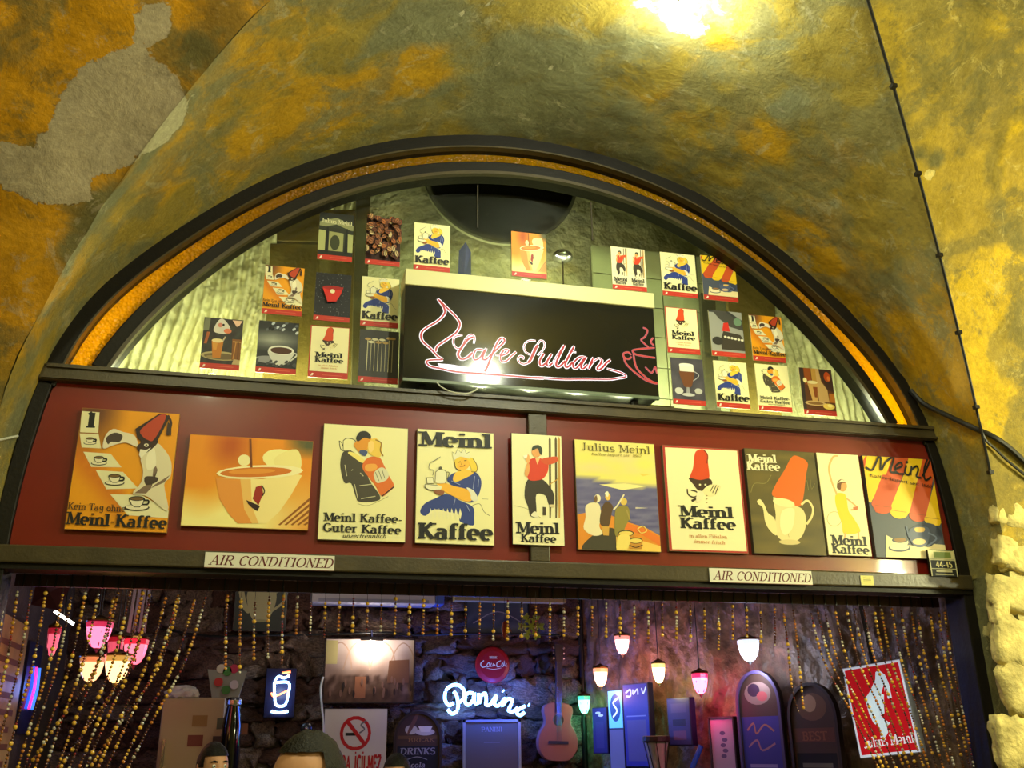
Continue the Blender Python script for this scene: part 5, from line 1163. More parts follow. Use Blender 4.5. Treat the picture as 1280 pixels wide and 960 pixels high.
# Panini neon
NY = 3.86; zc = lambda x, y: at(540+x/5.927, 780+y/5.927, NY)
e = empty('neon_lettering', (0, 0, 0), 0, 'glowing blue neon lettering on the rear stone wall above the price list', 'sign')
nm_ = mat('neon_blue', (120,190,255), .4, emit=(130,195,255), es=7)
for pts in ([(160,585),(125,602),(96,560),(104,492),(148,455),(200,455),(236,492),(236,545),(206,578),(186,566)], [(160,500),(182,530),(194,600),(182,648),(145,664),(116,632)],
            [(305,512),(262,515),(243,570),(268,600),(302,565),(314,512),(312,575),(334,594)], [(345,512),(347,592),(368,530),(395,515),(402,560),(400,598),(430,600)], [(430,600),(478,530),(462,590),(486,606),(515,585)],
            [(515,585),(545,548),(522,606),(560,556),(596,566),(580,610),(566,640),(600,648),(635,620)], [(690,608),(640,635),(630,662),(655,676),(685,655)], [(524,494),(530,500)], [(714,598),(722,602)]):
    P = [zc(*q) for q in smooth_open(pts)]; MB().tube([tuple(q) for q in P], .0145, 8).build('neon_tube', nm_, e, True)
for pts in ([(120,500),(700,640)],): MB().tube([tuple(zc(*q)+Vector((0, .05, 0))) for q in pts], .006, 6).build('support_rod', M['black'], e)
for x_, y_ in ((190,540),(330,550),(470,560),(600,600)):
    p = zc(x_, y_); l_ = light('neon_glow', (p.x, p.y-.1, p.z), 7, (.03, .12, 1), .08); l_.parent = e
# guitar
gp = at(698, 915, BY-.2); e = empty('guitar', (gp.x, gp.y, gp.z), radians(0), 'acoustic guitar hung on the rear stone wall right of the neon', 'guitar'); e.rotation_euler = (0, radians(2), 0)
W2 = [(0,-.24),(.10,-.23),(.165,-.16),(.18,-.08),(.16,0),(.122,.06),(.118,.11),(.135,.17),(.12,.22),(.06,.245),(0,.245)]
op = smooth_open(W2, 4); op = op+[(-x, z_) for x, z_ in op[::-1][1:-1]]
MB().prism(op, 0, .09).build('body', mat('guitar_wood', (150,96,92), .35), e, bevel=.004)
bx('neck', (-.026, -.02, .16), (.026, .015, .6), mat('guitar_neck', (60,50,60), .4), e); MB().prism([(-.03,.6),(.03,.6),(.04,.75),(-.04,.75)], -.012, .012).build('headstock', M['black'], e)
MB().lathe([(0,-.001),(.045,-.001),(.048,-.003),(.05,0)], (0, -.002, .1), 24, 'y').build('sound_hole', M['black'], e); bx('bridge', (-.09, -.012, -.1), (.09, .001, -.075), mat('bridge', (30,34,70), .5), e)
bx('wall_hook', (-.012, .012, .66), (.012, .17, .69), M['steel'], e)
for i in range(6): bx('tuning_peg', (-.055 if i % 2 else .04, -.005, .62+.045*(i//2)), (-.04 if i % 2 else .055, .005, .635+.045*(i//2)), M['steel'], e)
st_ = MB()
for i in range(6): st_.tube([(-.02+.008*i, -.024, -.085), (-.02+.008*i, -.024, .6)], .0012, 4)
st_.build('strings', M['steel'], e)
# narrow menu boxes on the side wall
def litart(kind):
    a = Art(None, .4)
    if kind == 0: a.raw(FULL, (34,40,110)); a.ell(.4, .9, .2, .03, (190,240,255)).ell(.6, .84, .2, .03, (190,240,255)).poly([(.2,.1),(.8,.1),(.8,.7),(.2,.7)], (50,54,120))
    if kind == 1: a.poly([(0,.52),(1,.52),(1,1),(0,1)], (90,190,240)).ell(.5, .78, .38, .18, (20,60,120)).line([(.7,.9),(.35,.84),(.62,.74),(.3,.66)], .03, (190,240,255)).poly([(0,0),(1,0),(1,.5),(0,.5)], (70,76,130))
    if kind == 2: a.raw(FULL, (40,44,150)); a.line([(.1,.9),(.3,.94),(.3,.86),(.12,.86)], .025, (200,240,255)).line([(.42,.94),(.42,.88),(.6,.94),(.62,.87)], .022, (200,240,255)).line([(.78,.95),(.84,.88),(.96,.96)], .02, (200,240,255)).poly([(.1,.06),(.9,.06),(.9,.56),(.1,.56)], (70,70,140)).poly([(.1,.6),(.9,.6),(.9,.615),(.1,.615)], (110,120,190))
    if kind == 3: a.raw(FULL, (48,44,110)); a.poly([(.15,.7),(.85,.7),(.85,.9),(.15,.9)], (66,58,120)).poly([(.2,.4),(.8,.4),(.8,.55),(.2,.55)], (30,26,60)).poly([(.2,.1),(.8,.1),(.8,.3),(.2,.3)], (90,60,110))
    return a
for (px, py, w_, h_, k, lab, em) in ((750,913,.2,.38,0,'smallest blue menu box on the side wall, beside the green lantern',.2),(770.5,912,.2,.65,1,'narrow menu box with bright cyan top on the side wall',.8),(796,906,.32,.66,2,'largest blue menu box with white lettering on the side wall',.3),(849,902,.26,.36,3,'dim violet menu box on the side wall left of the pink lantern',.12)):
    p, rz = wallframe(px, py, 's'); e = empty('menu_box', p, rz, lab, 'menu'); a = litart(k); a.asp = w_/h_
    bx('case', (-w_/2, 0, -h_/2), (w_/2, .06, h_/2), mat('box_blue%d' % k, (26,28,70), .4), e, .004); a.build('print', w_-.02, h_-.02, -.0012, mat_attr('lit%d' % k, .4, .4, em), e)
l_ = light('menu_glow', tuple(wallframe(780, 880, 's')[0]+WN*.4), 2.2, (.1, .25, 1), .1)
a = Art(None, .5); a.raw(FULL, (176,168,190))
for i, v_ in enumerate((.78, .68, .6, .52, .44)): a.ell(.5+.08*(i % 2), v_, .12, .03, (96,90,130))
hang('small_board', 'small pale board with a column of writing below the pink lantern', 'sign', 905, 940, .26, .5, 's', .03, frame=M['dark'], art_=a, fw_=.012)
p, rz = wallframe(836, 948, 's'); e = empty('drum', p, rz, 'laced skin drum standing under the violet menu box', 'drum')
MB().lathe([(.09,-.2),(.06,-.1),(.075,.05),(.1,.15),(.1,.16)], (0,-.12,0), 20).build('shell', mat('drum_skin', (170,160,150), .6), e, True)
MB().lathe([(.104,.12),(.11,.13),(.108,.165),(.1,.17),(0,.17)], (0,-.12,0), 20).build('rim', M['dark'], e)
for k in range(8): an = k*pi/4; MB().tube([(.105*cos(an), -.12+.105*sin(an), .14), (.065*cos(an+.3), -.12+.065*sin(an+.3), -.08)], .004, 5).build('rope', M['cable'], e)
p, rz = wallframe(863, 943, 's'); tag(MB().tube([tuple(p+Vector((-.04,-.1,-.1))), tuple(p+Vector((.05,-.1,.06)))], .02, 10).build('blue_bottle', mat('blue_bottle', (40,80,190), .2)), 'slanting blue bottle neck beside the laced drum', 'bottle')
# red emblem sign, turned towards the street
q = [(1063,836),(1124,822),(1139,945),(1075,950)]
p = atp(1100, 886, A_+WN*.36, WN); e = empty('emblem_sign', p, radians(-38), 'tilted red light box with white fez head emblem behind the right bead strands', 'sign'); e.rotation_euler = (0, radians(-5), radians(-60))
w_, h_ = .40, .55
bx('case', (-w_/2, 0, -h_/2), (w_/2, .08, h_/2), mat('case_white', (190,196,220), .4), e, .004)
a = Art(None, w_/h_); a.raw(FULL, (214,220,240)); a.poly([(.03,.025),(.97,.025),(.97,.975),(.03,.975)], (190,16,30))
zr = lambda x, y: ((x-140-(y-210)*.09)/400*1.0+.0, 1-((y-(215-(x-140)*.22))/(670)))
zr = lambda x, y: ((x-(138+(y-215)*.085))/(380-(y-215)*0.0), 1-(y-(215-(x-138)*.2))/655)
a.poly([zr(*t) for t in [(375,218),(410,255),(428,320),(436,420),(410,425),(404,340),(388,400),(380,470),(378,530),(350,545),(375,575),(408,600),(392,612),(382,630),(386,665),(365,700),(335,705),(338,640),(300,600),(280,540),(265,430),(300,380),(345,290),(352,235)]], (214,236,250))
a.poly([zr(*t) for t in [(402,300),(372,390),(392,400)]], (190,16,30)); a.text('Julius Meinl', (.1,.1), (.95,.1), .11, (232,236,250), .18, .1)
a.build('print', w_-.01, h_-.01, -.0012, mat_attr('emblem_lit', .4, .4, .55), e)
bx('bracket', (-.01, .03, h_/2), (.01, .05, 3.24-p.z), M['black'], e)

# lanterns
def lantern(label, px, py, Y, colr, s_, pw, em, side=False, ceilz=3.2):
    p = wallframe(px, py, 's')[0]+WN*(.1 if px > 740 else -.03) if side else at(px, py, Y)
    e = empty('lantern', p, 0, label, 'lantern', 'hanging coloured glass lanterns')
    m_ = mat('lantern_glass_'+str(px), colr, .3, emit=tuple(int(c_+(255-c_)*.3) for c_ in colr), es=em)
    MB().lathe([(.055,.083),(.069,.077),(.0675,.05),(.064,.048)], n=10, sx=s_*1.02, sy=s_*1.02).build('collar', mat('collar_'+str(px), colr, .3, emit=colr, es=em*.22), e)
    MB().lathe([(.05,.085),(.066,.075),(.064,.03),(.054,-.02),(.034,-.058),(.014,-.07)], n=10, sx=s_, sy=s_).build('shade', m_, e)
    MB().lathe([(.012,.12),(.03,.108),(.07,.095),(.075,.085),(.066,.08),(0,.08)], n=10, sx=s_, sy=s_).build('cap', mat('brass', (120,90,50), .3, 1), e)
    MB().lathe([(.012,-.068),(.016,-.078),(.006,-.09),(.0,-.1)], n=8, sx=s_, sy=s_).build('finial', M['frame_dark'], e)
    b = MB()
    for k in range(5): an = 2*pi*k/5; b.tube([(.062*s_*cos(an),.062*s_*sin(an),.078),(.06*s_*cos(an),.06*s_*sin(an),.02),(.036*s_*cos(an),.036*s_*sin(an),-.058)], .003, 4)
    b.build('ribs', M['frame_dark'], e); MB().tube([(0,0,.12),(0,0,ceilz-p.z)], .004, 5).build('chain', M['cable'], e)
    mx = max(lin(colr)); l_ = light('lantern_glow', (0, -.02, -.14), pw*1.2, tuple(v/mx for v in lin(colr)), .06); l_.parent = e
lantern('pink lantern at the upper left, highest of the left cluster', 123, 795, 1.4, (255,60,110), 1.1, .9, 2.2)
lantern('orange-yellow lantern lowest in the left cluster', 146, 838, 1.3, (255,190,90), 1.05, .9, 2.6)
lantern('red lantern right of the left cluster', 169, 816, 1.6, (255,50,80), 1.05, .9, 2.2)
lantern('amber lantern partly behind the pink one on the left', 114, 838, 1.9, (255,180,110), 1.1, .7, 1.6)
lantern('small red lantern between the pink and orange ones', 144, 812, 2.2, (210,30,60), .8, .3, .8)
lantern('thin red lantern by the left wall', 66, 804, 1.0, (235,40,70), .5, .3, 1.2)
lantern('red-rimmed white lantern, topmost on the side wall', 789, 808, 0, (255,150,140), .95, 3.2, 5, True)
lantern('orange-white lantern left of the topmost one on the side wall', 762, 848, 0, (255,170,110), .95, 2.4, 5, True)
lantern('green-white lantern lowest by the guitar', 727, 882, 0, (90,255,190), .85, 1.6, 3.5, True)
lantern('pale yellow lantern in the middle of the side wall', 835, 843, 0, (255,230,140), .8, 2.2, 5, True)
lantern('hot pink lantern above the small pale board', 887, 856, 0, (255,50,110), .9, 3.4, 5, True)
lantern('large blue-white lantern above the arched boards', 948, 815, 0, (215,225,255), 1.15, 4.2, 6, True)
# warm ceiling lamp over the right part
p = at(1030, 752, 1.6); e = empty('ceiling_lamp', (p.x, 1.6, 3.22), 0, 'warm lamp under the shop ceiling at the right', 'lamp')
MB().lathe([(.09,0),(.1,-.03),(.07,-.06),(0,-.065)], n=16).build('shade', mat('warm_shade', (255,190,120), .4, emit=(255,150,70), es=2), e); l_ = light('ceiling_lamp_glow', (0, 0, -.12), 5, (1, .5, .25), .08); l_.parent = e
for i_, (x_, y_, pw_, c_) in enumerate(((.2, 2.4, 9, (1, .85, .68)), (1.9, 2.2, 2.5, (.6, .65, 1)), (-.7, 1.0, 8, (1, .85, .65)))):  # unseen lamps added to fill the dim room
    e = empty('ceiling_lamp', (x_, y_, 3.22), 0, ['added fill lamp on the shop ceiling above the painting', 'added fill lamp on the shop ceiling in front of the neon', 'added fill lamp on the shop ceiling near the left wall'][i_], 'lamp')
    MB().lathe([(.09,0),(.1,-.03),(.07,-.06),(0,-.065)], n=16).build('shade', M['white'], e); l_ = light('ceiling_lamp_glow', (0, 0, -.14), pw_, c_, .08); l_.parent = e
p = at(80, 771, .8); tl_ = tag(MB().tube([tuple(at(68, 764, .8)), tuple(at(92, 780, .8))], .008, 8).build('small_tube_lamp', mat('small_tube', (255,255,250), .4, emit=(255,250,235), es=6)), 'short glowing white tube near the upper left of the opening', 'lamp'); MB().tube([tuple(p),(p.x,.8,3.22)], .003, 4).build('cord', M['cable'], tl_)
# left wall: mirror panel, cloths, fridge and bag
zt_ = at(20, 768, 1.85).z
e = empty('wall_poster', (LXW+.03, 1.85, 0), 0, 'yellowish framed poster on the left wall at the edge of the opening', 'picture')
bx('frame', (-.02, -.55, zt_-1.15), (.01, .45, zt_), M['dark'], e, .004)
bx('sheet', (.011, -.52, zt_-1.12), (.014, .41, zt_-.03), mat('old_poster', (176,152,104), .4, var=.35, vscale=6), e)
inkm = mat('ink', (104,66,40), .6)
for i in range(9): bx('line_of_text', (.0145, -.45+.02*(i % 3), zt_-.2-i*.1), (.016, .3-.05*(i % 2), zt_-.165-i*.1), inkm, e)
p = at(46, 860, 2.7); e = empty('blue_neon_sign', (LXW+.02, 2.7, p.z), 0, 'small blue and pink neon on the left wall beside the framed poster', 'sign')
bx('back_board', (-.015, -.22, -.3), (0, .22, .3), mat('neon_back', (30,30,60), .4), e)
for k_, (c_, y_) in enumerate((((40,90,255), -.1), ((255,60,170), .0), ((60,130,255), .1))): MB().tube([(.02, y_-.05, -.14), (.02, y_+.03, 0), (.02, y_, .14)], .01, 6).build('tube', mat('left_neon%d' % k_, c_, .4, emit=c_, es=1.2), e)
l_ = light('neon_glow', (.12, 0, 0), 1.5, (.15, .3, 1), .08); l_.parent = e
p = at(64, 742, .7); rp_ = tag(MB().add([(p.x-.09,.7,p.z-.06),(p.x+.05,.68,p.z-.09),(p.x+.1,.72,p.z+.08),(p.x-.08,.7,p.z+.1),(p.x,.66,p.z)], [(0,1,4),(1,2,4),(2,3,4),(3,0,4)]).build('pink_cloth', mat('pink_cloth', (110,60,84), .8)), 'dull pink cloth hanging at the top left of the opening', 'cloth'); MB().tube([(p.x,.7,p.z+.05),(p.x,.7,3.22)], .003, 4).build('cord', M['cable'], rp_)
p = at(174, 762, 1.8); b = MB()
for i in range(4): b.add([(p.x-.06+i*.03,1.8+.012*(i % 2),p.z-.14+.02*(i % 2)),(p.x-.035+i*.03,1.79,p.z-.15),(p.x-.03+i*.03,1.79,p.z+.14),(p.x-.05+i*.03,1.81,p.z+.14)], [(0,1,2,3)])
wc_ = tag(b.build('white_cloth', mat('white_cloth', (170,170,190), .8)), 'white pleated cloth hanging right of the left lanterns', 'cloth'); MB().tube([(p.x,1.8,p.z+.1),(p.x,1.8,3.22)], .003, 4).build('cord', M['cable'], wc_)
e = empty('refrigerator', (at(238, 930, 3.2).x, 3.2, 0), 0, 'beige refrigerator with photos stuck on it in the left rear corner', 'appliance'); zt = at(238, 872, 3.2).z
hw = (at(276, 900, 3.2).x-at(198, 900, 3.2).x)/2
bx('body', (-hw, 0, .03), (hw, .6, zt), mat('fridge', (176,160,124), .4), e, .01); bx('door', (-hw, -.05, .06), (hw, -.002, zt-.01), mat('fridge_door', (180,164,128), .35), e, .01); bx('handle', (-hw+.03, -.08, .9), (-hw+.05, -.05, zt-.3), M['steel'], e)
for i, (u_, v_, c_) in enumerate(((.1,.1,(150,120,70)),(.28,.12,(90,100,80)),(.08,.24,(120,60,50)),(.26,.25,(70,60,60)),(.24,.38,(196,190,180)),(.4,.16,(150,90,70)))): bx('photo', (-.05+u_-.05, -.053, zt-.06-v_-.05), (-.05+u_+.06, -.0505, zt-.06-v_+.03), mat('photo%d' % i, c_, .5), e)
p = at(283, 858, 3.4); e = empty('gift_bag', (p.x, 3.4, zt+.002), 0, 'colourful printed gift bag standing on the refrigerator', 'bag'); hb = at(283, 838, 3.4).z-zt
MB().add([(-.1,-.06,0),(.1,-.06,0),(.1,.06,0),(-.1,.06,0),(-.15,-.08,hb),(.15,-.08,hb-.02),(.15,.06,hb),(-.15,.06,hb)], [(0,1,5,4),(1,2,6,5),(2,3,7,6),(3,0,4,7),(0,3,2,1)]).build('sack', mat('bag_base', (150,160,150), .5), e)
for i, (x_, z_, c_) in enumerate(((-.06,.12,(190,50,50)),(.0,.2,(60,140,60)),(.06,.1,(200,200,210)),(.05,.22,(190,50,90)),(-.05,.22,(210,210,190)),(.0,.06,(60,130,60)))): MB().lathe([(0,-.006),(.035,-.006),(.035,0)], (x_,-.078,z_), 10, 'y').build('printed_spot', mat('spot%d' % i, c_, .5), e)
MB().tube(smooth_open([(-.05,-.07,hb-.01),(-.03,-.07,hb+.07),(.03,-.07,hb+.07),(.05,-.07,hb-.01)]), .004, 5).build('handle', M['black'], e)
p = at(232, 862, 3.4); bm = bmesh.new(); bmesh.ops.create_icosphere(bm, subdivisions=3, radius=1)
for v in bm.verts: v.co = Vector((v.co.x*.13, v.co.y*.1, max(-.4, v.co.z)*.07))*(1+.25*noise.noise(v.co*3))
me = bpy.data.meshes.new('crumpled_cloth'); bm.to_mesh(me); bm.free(); o = link('crumpled_cloth', me, M['white']); o.location = (p.x-.02, 3.42, zt+.032); tag(o, 'crumpled white cloth lying on the refrigerator', 'cloth')
p = at(290, 905, 3.0); e = empty('black_bottle_statue', (p.x, 3.0, 0), 0, 'tall glossy black bottle-shaped stand right of the refrigerator', 'ornament'); gl = mat('gloss_black', (12,12,14), .08)
zt2 = at(290, 872, 3.0).z
MB().lathe([(.13,0),(.13,.04),(.06,.08),(.05,.9),(.06,1.2),(.075,zt2-.4),(.07,zt2-.2),(.045,zt2-.04),(.05,zt2),(0,zt2)], n=24).build('body', gl, e, True); MB().lathe([(.052,-.06),(.056,-.05),(.056,-.02),(.052,-.01)], (0,0,zt2), 24).build('collar', M['steel'], e)

# bead curtain and rail
rail = empty('curtain_rail', (0, 0, 0), 0, 'red-brown slotted curtain rail across the top of the opening', 'rail')
rz0, rz1 = 2.358, 2.415
bx('rail', (JL+.08, .2, rz0), (JR-.08, .22, rz1), mat('rail_brown', (58,28,18), .5, var=.2), rail)
b = MB(); x = JL+.12
while x < JR-.1: b.box((x-.003, .193, rz0-.004), (x+.003, .199, rz1+.004)); x += .072
tag(b.build('hooks', M['black'], rail), kind='stuff')
rnd = random.Random(21); V = []; Fc = []; Cl = []
gold, amb, brn, whi, red_, clr = (226,176,60), (186,110,36), (86,46,26), (226,216,190), (140,40,30), (190,180,160)
ic = [(0,0,1)]+[(cos(2*pi*k/5+(0 if j else .6))*.894, sin(2*pi*k/5+(0 if j else .6))*.894, .447 if j else -.447) for j in (1, 0) for k in range(5)]+[(0,0,-1)]
def bead(p, r, c):
    k = len(V)
    for j, (rad, zz) in enumerate(((0,1),(.7,.7),(1,0),(.7,-.7),(0,-1))):
        if rad == 0: V.append((p.x, p.y, p.z+zz*r))
        else:
            for i in range(6): V.append((p.x+rad*r*cos(i*pi/3), p.y+rad*r*sin(i*pi/3), p.z+zz*r))
    fs = [(k, k+1+i, k+1+(i+1) % 6) for i in range(6)]
    for j in (0, 1):
        for i in range(6): fs.append((k+1+6*j+i, k+7+6*j+i, k+7+6*j+(i+1) % 6, k+1+6*j+(i+1) % 6))
    fs += [(k+19, k+13+(i+1) % 6, k+13+i) for i in range(6)]
    Fc.extend(fs); Cl.extend([c]*len(fs))
threads = MB()
def strand(path, Y):
    P = [at(x, y, Y) for x, y in path]; P[0].z = rz0+.02
    P = [Vector(q) for q in smooth_open([tuple(q) for q in P])]; threads.tube([tuple(q) for q in P], .0012, 3)
    s = 0; tot = 0; nxt = rnd.uniform(.05, .09); pat = rnd.random()*6
    for a_, b_ in zip(P, P[1:]):
        l = (b_-a_).length
        while nxt < s+l:
            q = a_.lerp(b_, (nxt-s)/l); big = rnd.random(); ph = (nxt*9+pat) % 3
            if ph < 1.4: r, c = rnd.choice([(.0075, gold), (.010, (200,150,50)), (.0085, amb), (.007, (160,104,40)), (.0065, brn)])
            elif ph < 2.2: r, c = rnd.choice([(.0055, brn), (.006, (60,34,22)), (.0075, brn), (.006, red_), (.006, (100,60,30))])
            else: r, c = rnd.choice([(.0065, whi), (.0085, clr), (.0065, brn), (.011, gold)])
            bead(q, r, c); nxt += r*2.3
        s += l
for i in range(16):       # swept aside to the left
    xt = 6+i*17+rnd.uniform(-4, 4); sl = .13+.27*(xt/260)
    strand([(xt, 752+xt*.01), (xt-sl*70, 825), (xt-sl*165-3, 900), (xt-sl*280-8, 1000)], .1+.02*(i % 3))
for i in range(3):
    xt = 150+i*37+rnd.uniform(-4, 4); sl = .42
    strand([(xt, 754), (xt-sl*60, 830), (xt-sl*170-8, 910), (xt-sl*280-22, 1000)], .16)
xt = 283; i = 0
endsL = [838, 842, 826, 822, 832]
while xt < 975:
    ye = endsL[i] if i < 5 else (rnd.uniform(786, 797)+(xt-380)*.022)
    if rnd.random() < .12: ye += rnd.uniform(6, 16)
    strand([(xt, 753+xt*.012), (xt-.5, 775+xt*.012), (xt-1, ye)], .12+.01*(i % 2)); xt += 17.6; i += 1
strand([(978,762),(984,800),(990,860),(998,890)], .13); strand([(991,763),(996,800),(1001,850),(1004,885)], .12)
for i in range(16):
    xt = 1010+i*11.6+rnd.uniform(-3, 3); sl = .44-.27*((xt-1010)/180)
    strand([(xt, 768), (xt+sl*40, 825), (xt+sl*125, 895), (xt+sl*240, 1000)], .1+.025*(i % 3))
me = bpy.data.meshes.new('bead_curtain'); me.from_pydata(V, [], Fc); me.update(); me.polygons.foreach_set('use_smooth', [True]*len(Fc))
at_ = me.color_attributes.new('Col', 'FLOAT_COLOR', 'CORNER'); buf = []
for pl, c in zip(me.polygons, Cl): buf += [*lin(c), 1]*pl.loop_total
at_.data.foreach_set('color', buf)
mb_ = mat_attr('bead', .2, .6); bc = link('bead_curtain', me, mb_); tag(bc, 'curtain of amber and brown bead strings drawn to both sides of the opening', 'curtain', kind='stuff')
th = threads.build('threads', M['cable'], bc); tag(th, kind='stuff')

# ------------------------------------------------------------ people
def head_mesh(bald=.0):
    bm = bmesh.new(); bmesh.ops.create_uvsphere(bm, u_segments=32, v_segments=24, radius=1)
    for v in bm.verts:
        x, y, z_ = v.co      # face looks to -y
        fx, fy, fz = x*.073, y*.094, z_*.115
        if z_ < 0: k = 1-.32*(-z_)**1.5; fx *= k; fy *= (1-.18*(-z_)**1.5) if y < 0 else (1-.35*(-z_))
        n_ = math.exp(-(x/.16)**2)*math.exp(-((z_+.12)/.16)**2) if y < -.5 else 0; fy -= .02*n_
        n_ = (math.exp(-((abs(x)-.38)/.17)**2)*math.exp(-((z_-.04)/.1)**2)) if y < -.4 else 0; fy += .010*n_
        n_ = math.exp(-(x/.3)**2)*math.exp(-((z_+.5)/.09)**2) if y < -.3 else 0; fy -= .006*n_
        v.co = (fx, fy, fz)
    me = bpy.data.meshes.new('head'); bm.to_mesh(me); bm.free(); me.polygons.foreach_set('use_smooth', [True]*len(me.polygons)); return me
def hair_mesh(hairline=.42, back=-.35):
    bm = bmesh.new(); bmesh.ops.create_uvsphere(bm, u_segments=36, v_segments=28, radius=1); dele = []
    for v in bm.verts:
        x, y, z_ = v.co; lim = hairline if y < -.35 else (hairline+(back-hairline)*min(1, (y+.35)/.75))
        if abs(x) > .8 and y > -.5 and y < .1: lim = min(lim, -.05)
        if z_ < lim-.03: dele.append(v); continue
        n_ = 1+.03*noise.noise(v.co*9)+.03*noise.noise(v.co*25); v.co = (x*.081*n_, y*.1*n_+.004, z_*.124*n_+.002)
    bmesh.ops.delete(bm, geom=dele, context='VERTS'); me = bpy.data.meshes.new('hair'); bm.to_mesh(me); bm.free(); me.polygons.foreach_set('use_smooth', [True]*len(me.polygons)); return me
def person(label, px, py, Y, yaw, tilt=0, shirt=(50,50,60), hairline=.42, scale=1):
    p = at(px, py, Y); top = p.z; H = top; e = empty('person', (p.x, Y, 0), yaw, label, 'person')
    hz_ = H-.122
    sk = [(0,0,.52*H),(0,0,.6*H),(0,0,.7*H),(0,.0,.79*H),(0,.0,.835*H),(0,-.01,H-.18),(.18,0,.8*H),(.24,.02,.62*H),(.25,-.04,.47*H),(-.18,0,.8*H),(-.24,.02,.62*H),(-.25,-.04,.47*H),
          (.09,0,.5*H),(.1,-.01,.28*H),(.1,.02,.05*H),(.1,-.12,.025*H),(-.09,0,.5*H),(-.1,-.01,.28*H),(-.1,.02,.05*H),(-.1,-.12,.025*H)]
    rad = [.15,.14,.15,.14,.055,.055,.06,.045,.032,.06,.045,.032,.09,.062,.042,.035,.09,.062,.042,.035]
    ed = [(0,1),(1,2),(2,3),(3,4),(4,5),(3,6),(6,7),(7,8),(3,9),(9,10),(10,11),(0,12),(12,13),(13,14),(14,15),(0,16),(16,17),(17,18),(18,19)]
    me = bpy.data.meshes.new('body'); me.from_pydata(sk, ed, []); o = link('body', me, mat('clothes', shirt, .8), e)
    md = o.modifiers.new('skin', 'SKIN')
    for i, sv in enumerate(me.skin_vertices[0].data): sv.radius = (rad[i], rad[i]*(.75 if i < 4 else 1)); sv.use_root = (i == 0)
    o.modifiers.new('sub', 'SUBSURF').levels = 2; o.modifiers['sub'].render_levels = 2
    hd = link('head', head_mesh(), M['skin'], e); hd.location = (0, -.03, hz_); hd.rotation_euler = (tilt, 0, 0)
    h_ = link('hair', hair_mesh(hairline), M['hair'], hd)
    for s_ in (-1, 1):
        MB().lathe([(0,-.011),(.008,-.008),(.011,0),(.008,.008),(0,.011)], (s_*.028, -.078, .006), 10).build('eye', M['white'], hd, True)
        MB().lathe([(0,-.005),(.005,0),(0,.005)], (s_*.028, -.0875, .006), 8).build('pupil', M['black'], hd)
        MB().tube([(s_*.014,-.091,.026),(s_*.03,-.09,.031),(s_*.046,-.078,.026)], .0035, 6).build('eyebrow', M['hair'], hd)
        MB().lathe([(0,-.03),(.012,-.02),(.016,0),(.014,.02),(0,.03)], (s_*.076, .01, -.006), 10, sx=.5).build('ear', M['skin'], hd, True)
        b = MB()
        hx, hy, hz2 = s_*.25, -.045, .46*H
        b2 = MB().lathe([(0,.03),(.028,.01),(.034,-.03),(.03,-.06),(0,-.07)], (hx, hy, hz2), 10, sx=.5).build('hand', M['skin'], e, True)
        for k in range(4): b.tube([(hx, hy-.025+.016*k, hz2-.055), (hx-s_*.006, hy-.028+.017*k, hz2-.09-.004*(k in (1, 2))), (hx-s_*.016, hy-.03+.017*k, hz2-.118-.006*(k in (1, 2)))], [.0085, .008, .006], 6)
        b.tube([(hx, hy-.03, hz2-.01), (hx-s_*.004, hy-.05, hz2-.04), (hx-s_*.01, hy-.055, hz2-.065)], [.01, .009, .007], 6); b.build('fingers', M['skin'], e, True)
    MB().tube([(-.02,-.086,-.058),(0,-.091,-.056),(.02,-.086,-.058)], .004, 6).build('lips', mat('lips', (160,80,70), .5), hd)
    return e
person('person with short dark hair in front of the opening, close to the camera', 398, 915, -2.6, radians(-42), 0, (60,60,50), .6)
person('dark-haired person inside, left of the painting', 266, 928, .7, radians(25), 0, (40,40,50), .4)
person('dark-haired person inside, below the arched drinks chalkboard', 499, 942, .9, radians(-30), 0, (50,30,30), .4)

# ------------------------------------------------------------ cables and fittings on the vault
gpts = []
for d in range(12, 78, 3):
    g = Gp(d); q = CAMP+(g-CAMP)*.994; gpts.append(tuple(q))
ca = empty('groin_cable', (0, 0, 0), 0, 'thin dark cable clipped along the right groin of the vault', 'cable')
MB().tube(smooth_open(gpts, 3), .008, 6).build('cable', M['cable'], ca)
for d in (12, 20, 29, 38, 47, 56): g = CAMP+(Gp(d)-CAMP)*.992; MB().box((g.x-.014, g.y-.014, g.z-.01), (g.x+.014, g.y+.014, g.z+.01)).build('clip', M['frame_dark'], ca)
def vcable(label, pts, r, off=.03, mt=None):
    P = []
    for x, y in pts:
        h = hit(x, y) or at(x, y, GY); P.append(tuple(CAMP+(h-CAMP)*(1-off/(h-CAMP).length)))
    return tag(MB().tube(smooth_open(P), r, 7).build('wall_cable', mt or M['cable'], None), label, 'cable')
vcable('thick black cable bundle running from the arch corner to the right', [(1138,488),(1155,505),(1185,520),(1215,534),(1240,545),(1262,560),(1290,585),(1330,612)], .016)
vcable('thinner black cable sagging below the thick bundle at the right', [(1225,535),(1232,550),(1245,562),(1262,578),(1290,600),(1330,625)], .008)
vcable('pale cable crossing the plaster at the left edge of the photo', [(-10,552),(8,548),(22,545)], .006, .02, M['cable_white'])
bp_ = at(1276, 478, -.4)
e = empty('hanging_sign', (bp_.x+.13, -.42, bp_.z), 0, 'brown board with pale figure at the far right edge', 'sign')
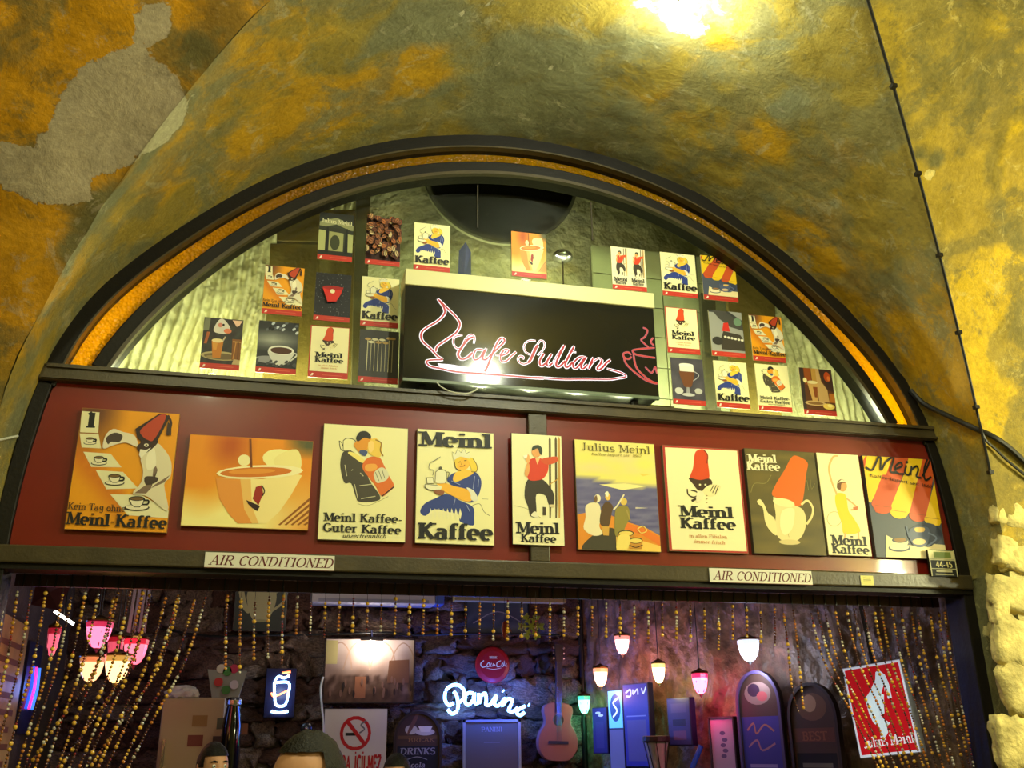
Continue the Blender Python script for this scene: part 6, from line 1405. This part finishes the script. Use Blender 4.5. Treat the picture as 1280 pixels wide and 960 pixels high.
bx('board', (-.16, 0, -.33), (.16, .03, .33), mat('sign_brown', (150,84,24), .5, var=.2), e, .004); a = Art(None, .5); a.ell(.12, .35, .08, .06, (230,220,170)).ell(.16, .2, .06, .06, (110,60,110)); a.build('print', .32, .66, -.001, M['print'], e)
MB().tube([(0,.015,.33),(0,.015,.62)], .006, 6).build('hanger', M['cable'], e)

# ------------------------------------------------------------ street lamps
def globe(name, label, loc, key, r=.09, es=20, hang_=None):
    e = empty(name, loc, 0, label, 'lamp'); pw, c = LAMP[key]
    MB().lathe([(0,-r)]+[(r*sin(pi*i/12), -r*cos(pi*i/12)) for i in range(1, 12)]+[(0,r)], n=20).build('bulb', mat('bulb_'+key, (255,250,220), .4, emit=tuple(int(255*v) for v in c), es=es), e, True)
    MB().lathe([(.03,r-.01),(.04,r+.03),(.02,r+.06),(0,r+.06)], n=12).build('socket', M['black'], e)
    if hang_: MB().tube([(0,0,r+.05),(0,0,hang_)], .006, 6).build('cord', M['cable'], e)
    l_ = light(name+'_glow', loc, pw, c, r*1.15); l_.parent = e; l_.location = (0, 0, 0)
    for c_ in e.children:
        if c_.name.startswith('bulb'): c_.visible_shadow = True
    l_.location = (0, 0, -r-.06 if key != 'vault_lamp' else -.02-r)
    return e
vl = at(852, -40, -1.44)
globe('vault_lamp', 'small pendant lamp close under the vault just above the picture', (vl.x, -1.44, 5.02), 'vault_lamp', .04, 20)
def mirror_lamp(px, py, y):       # a lamp standing where its reflection in the fascia glass is seen
    q = at(px, py, 0); k = (5-y)/5; return (q.x*k, y, 1.6+(q.z-1.6)*k)
globe('street_lamp', 'pendant globe lamp under the crown of the vault behind the viewer', mirror_lamp(600, 462, -3.5), 'street_centre', .07, 22, .12)
globe('street_lamp', 'pendant globe lamp in the vault behind the viewer on the left', mirror_lamp(263, 463, -3.5), 'street_left', .06, 50, .2)
globe('street_lamp', 'bright globe lamp farther along the street on the right', mirror_lamp(1113, 706, -5.0), 'street_right', .12, 90, 1.2)
globe('street_lamp', 'globe lamp beside the right pier, outside the picture', (5.9, -2.1, 3.3), 'street_side', .1, 25, 1.4)
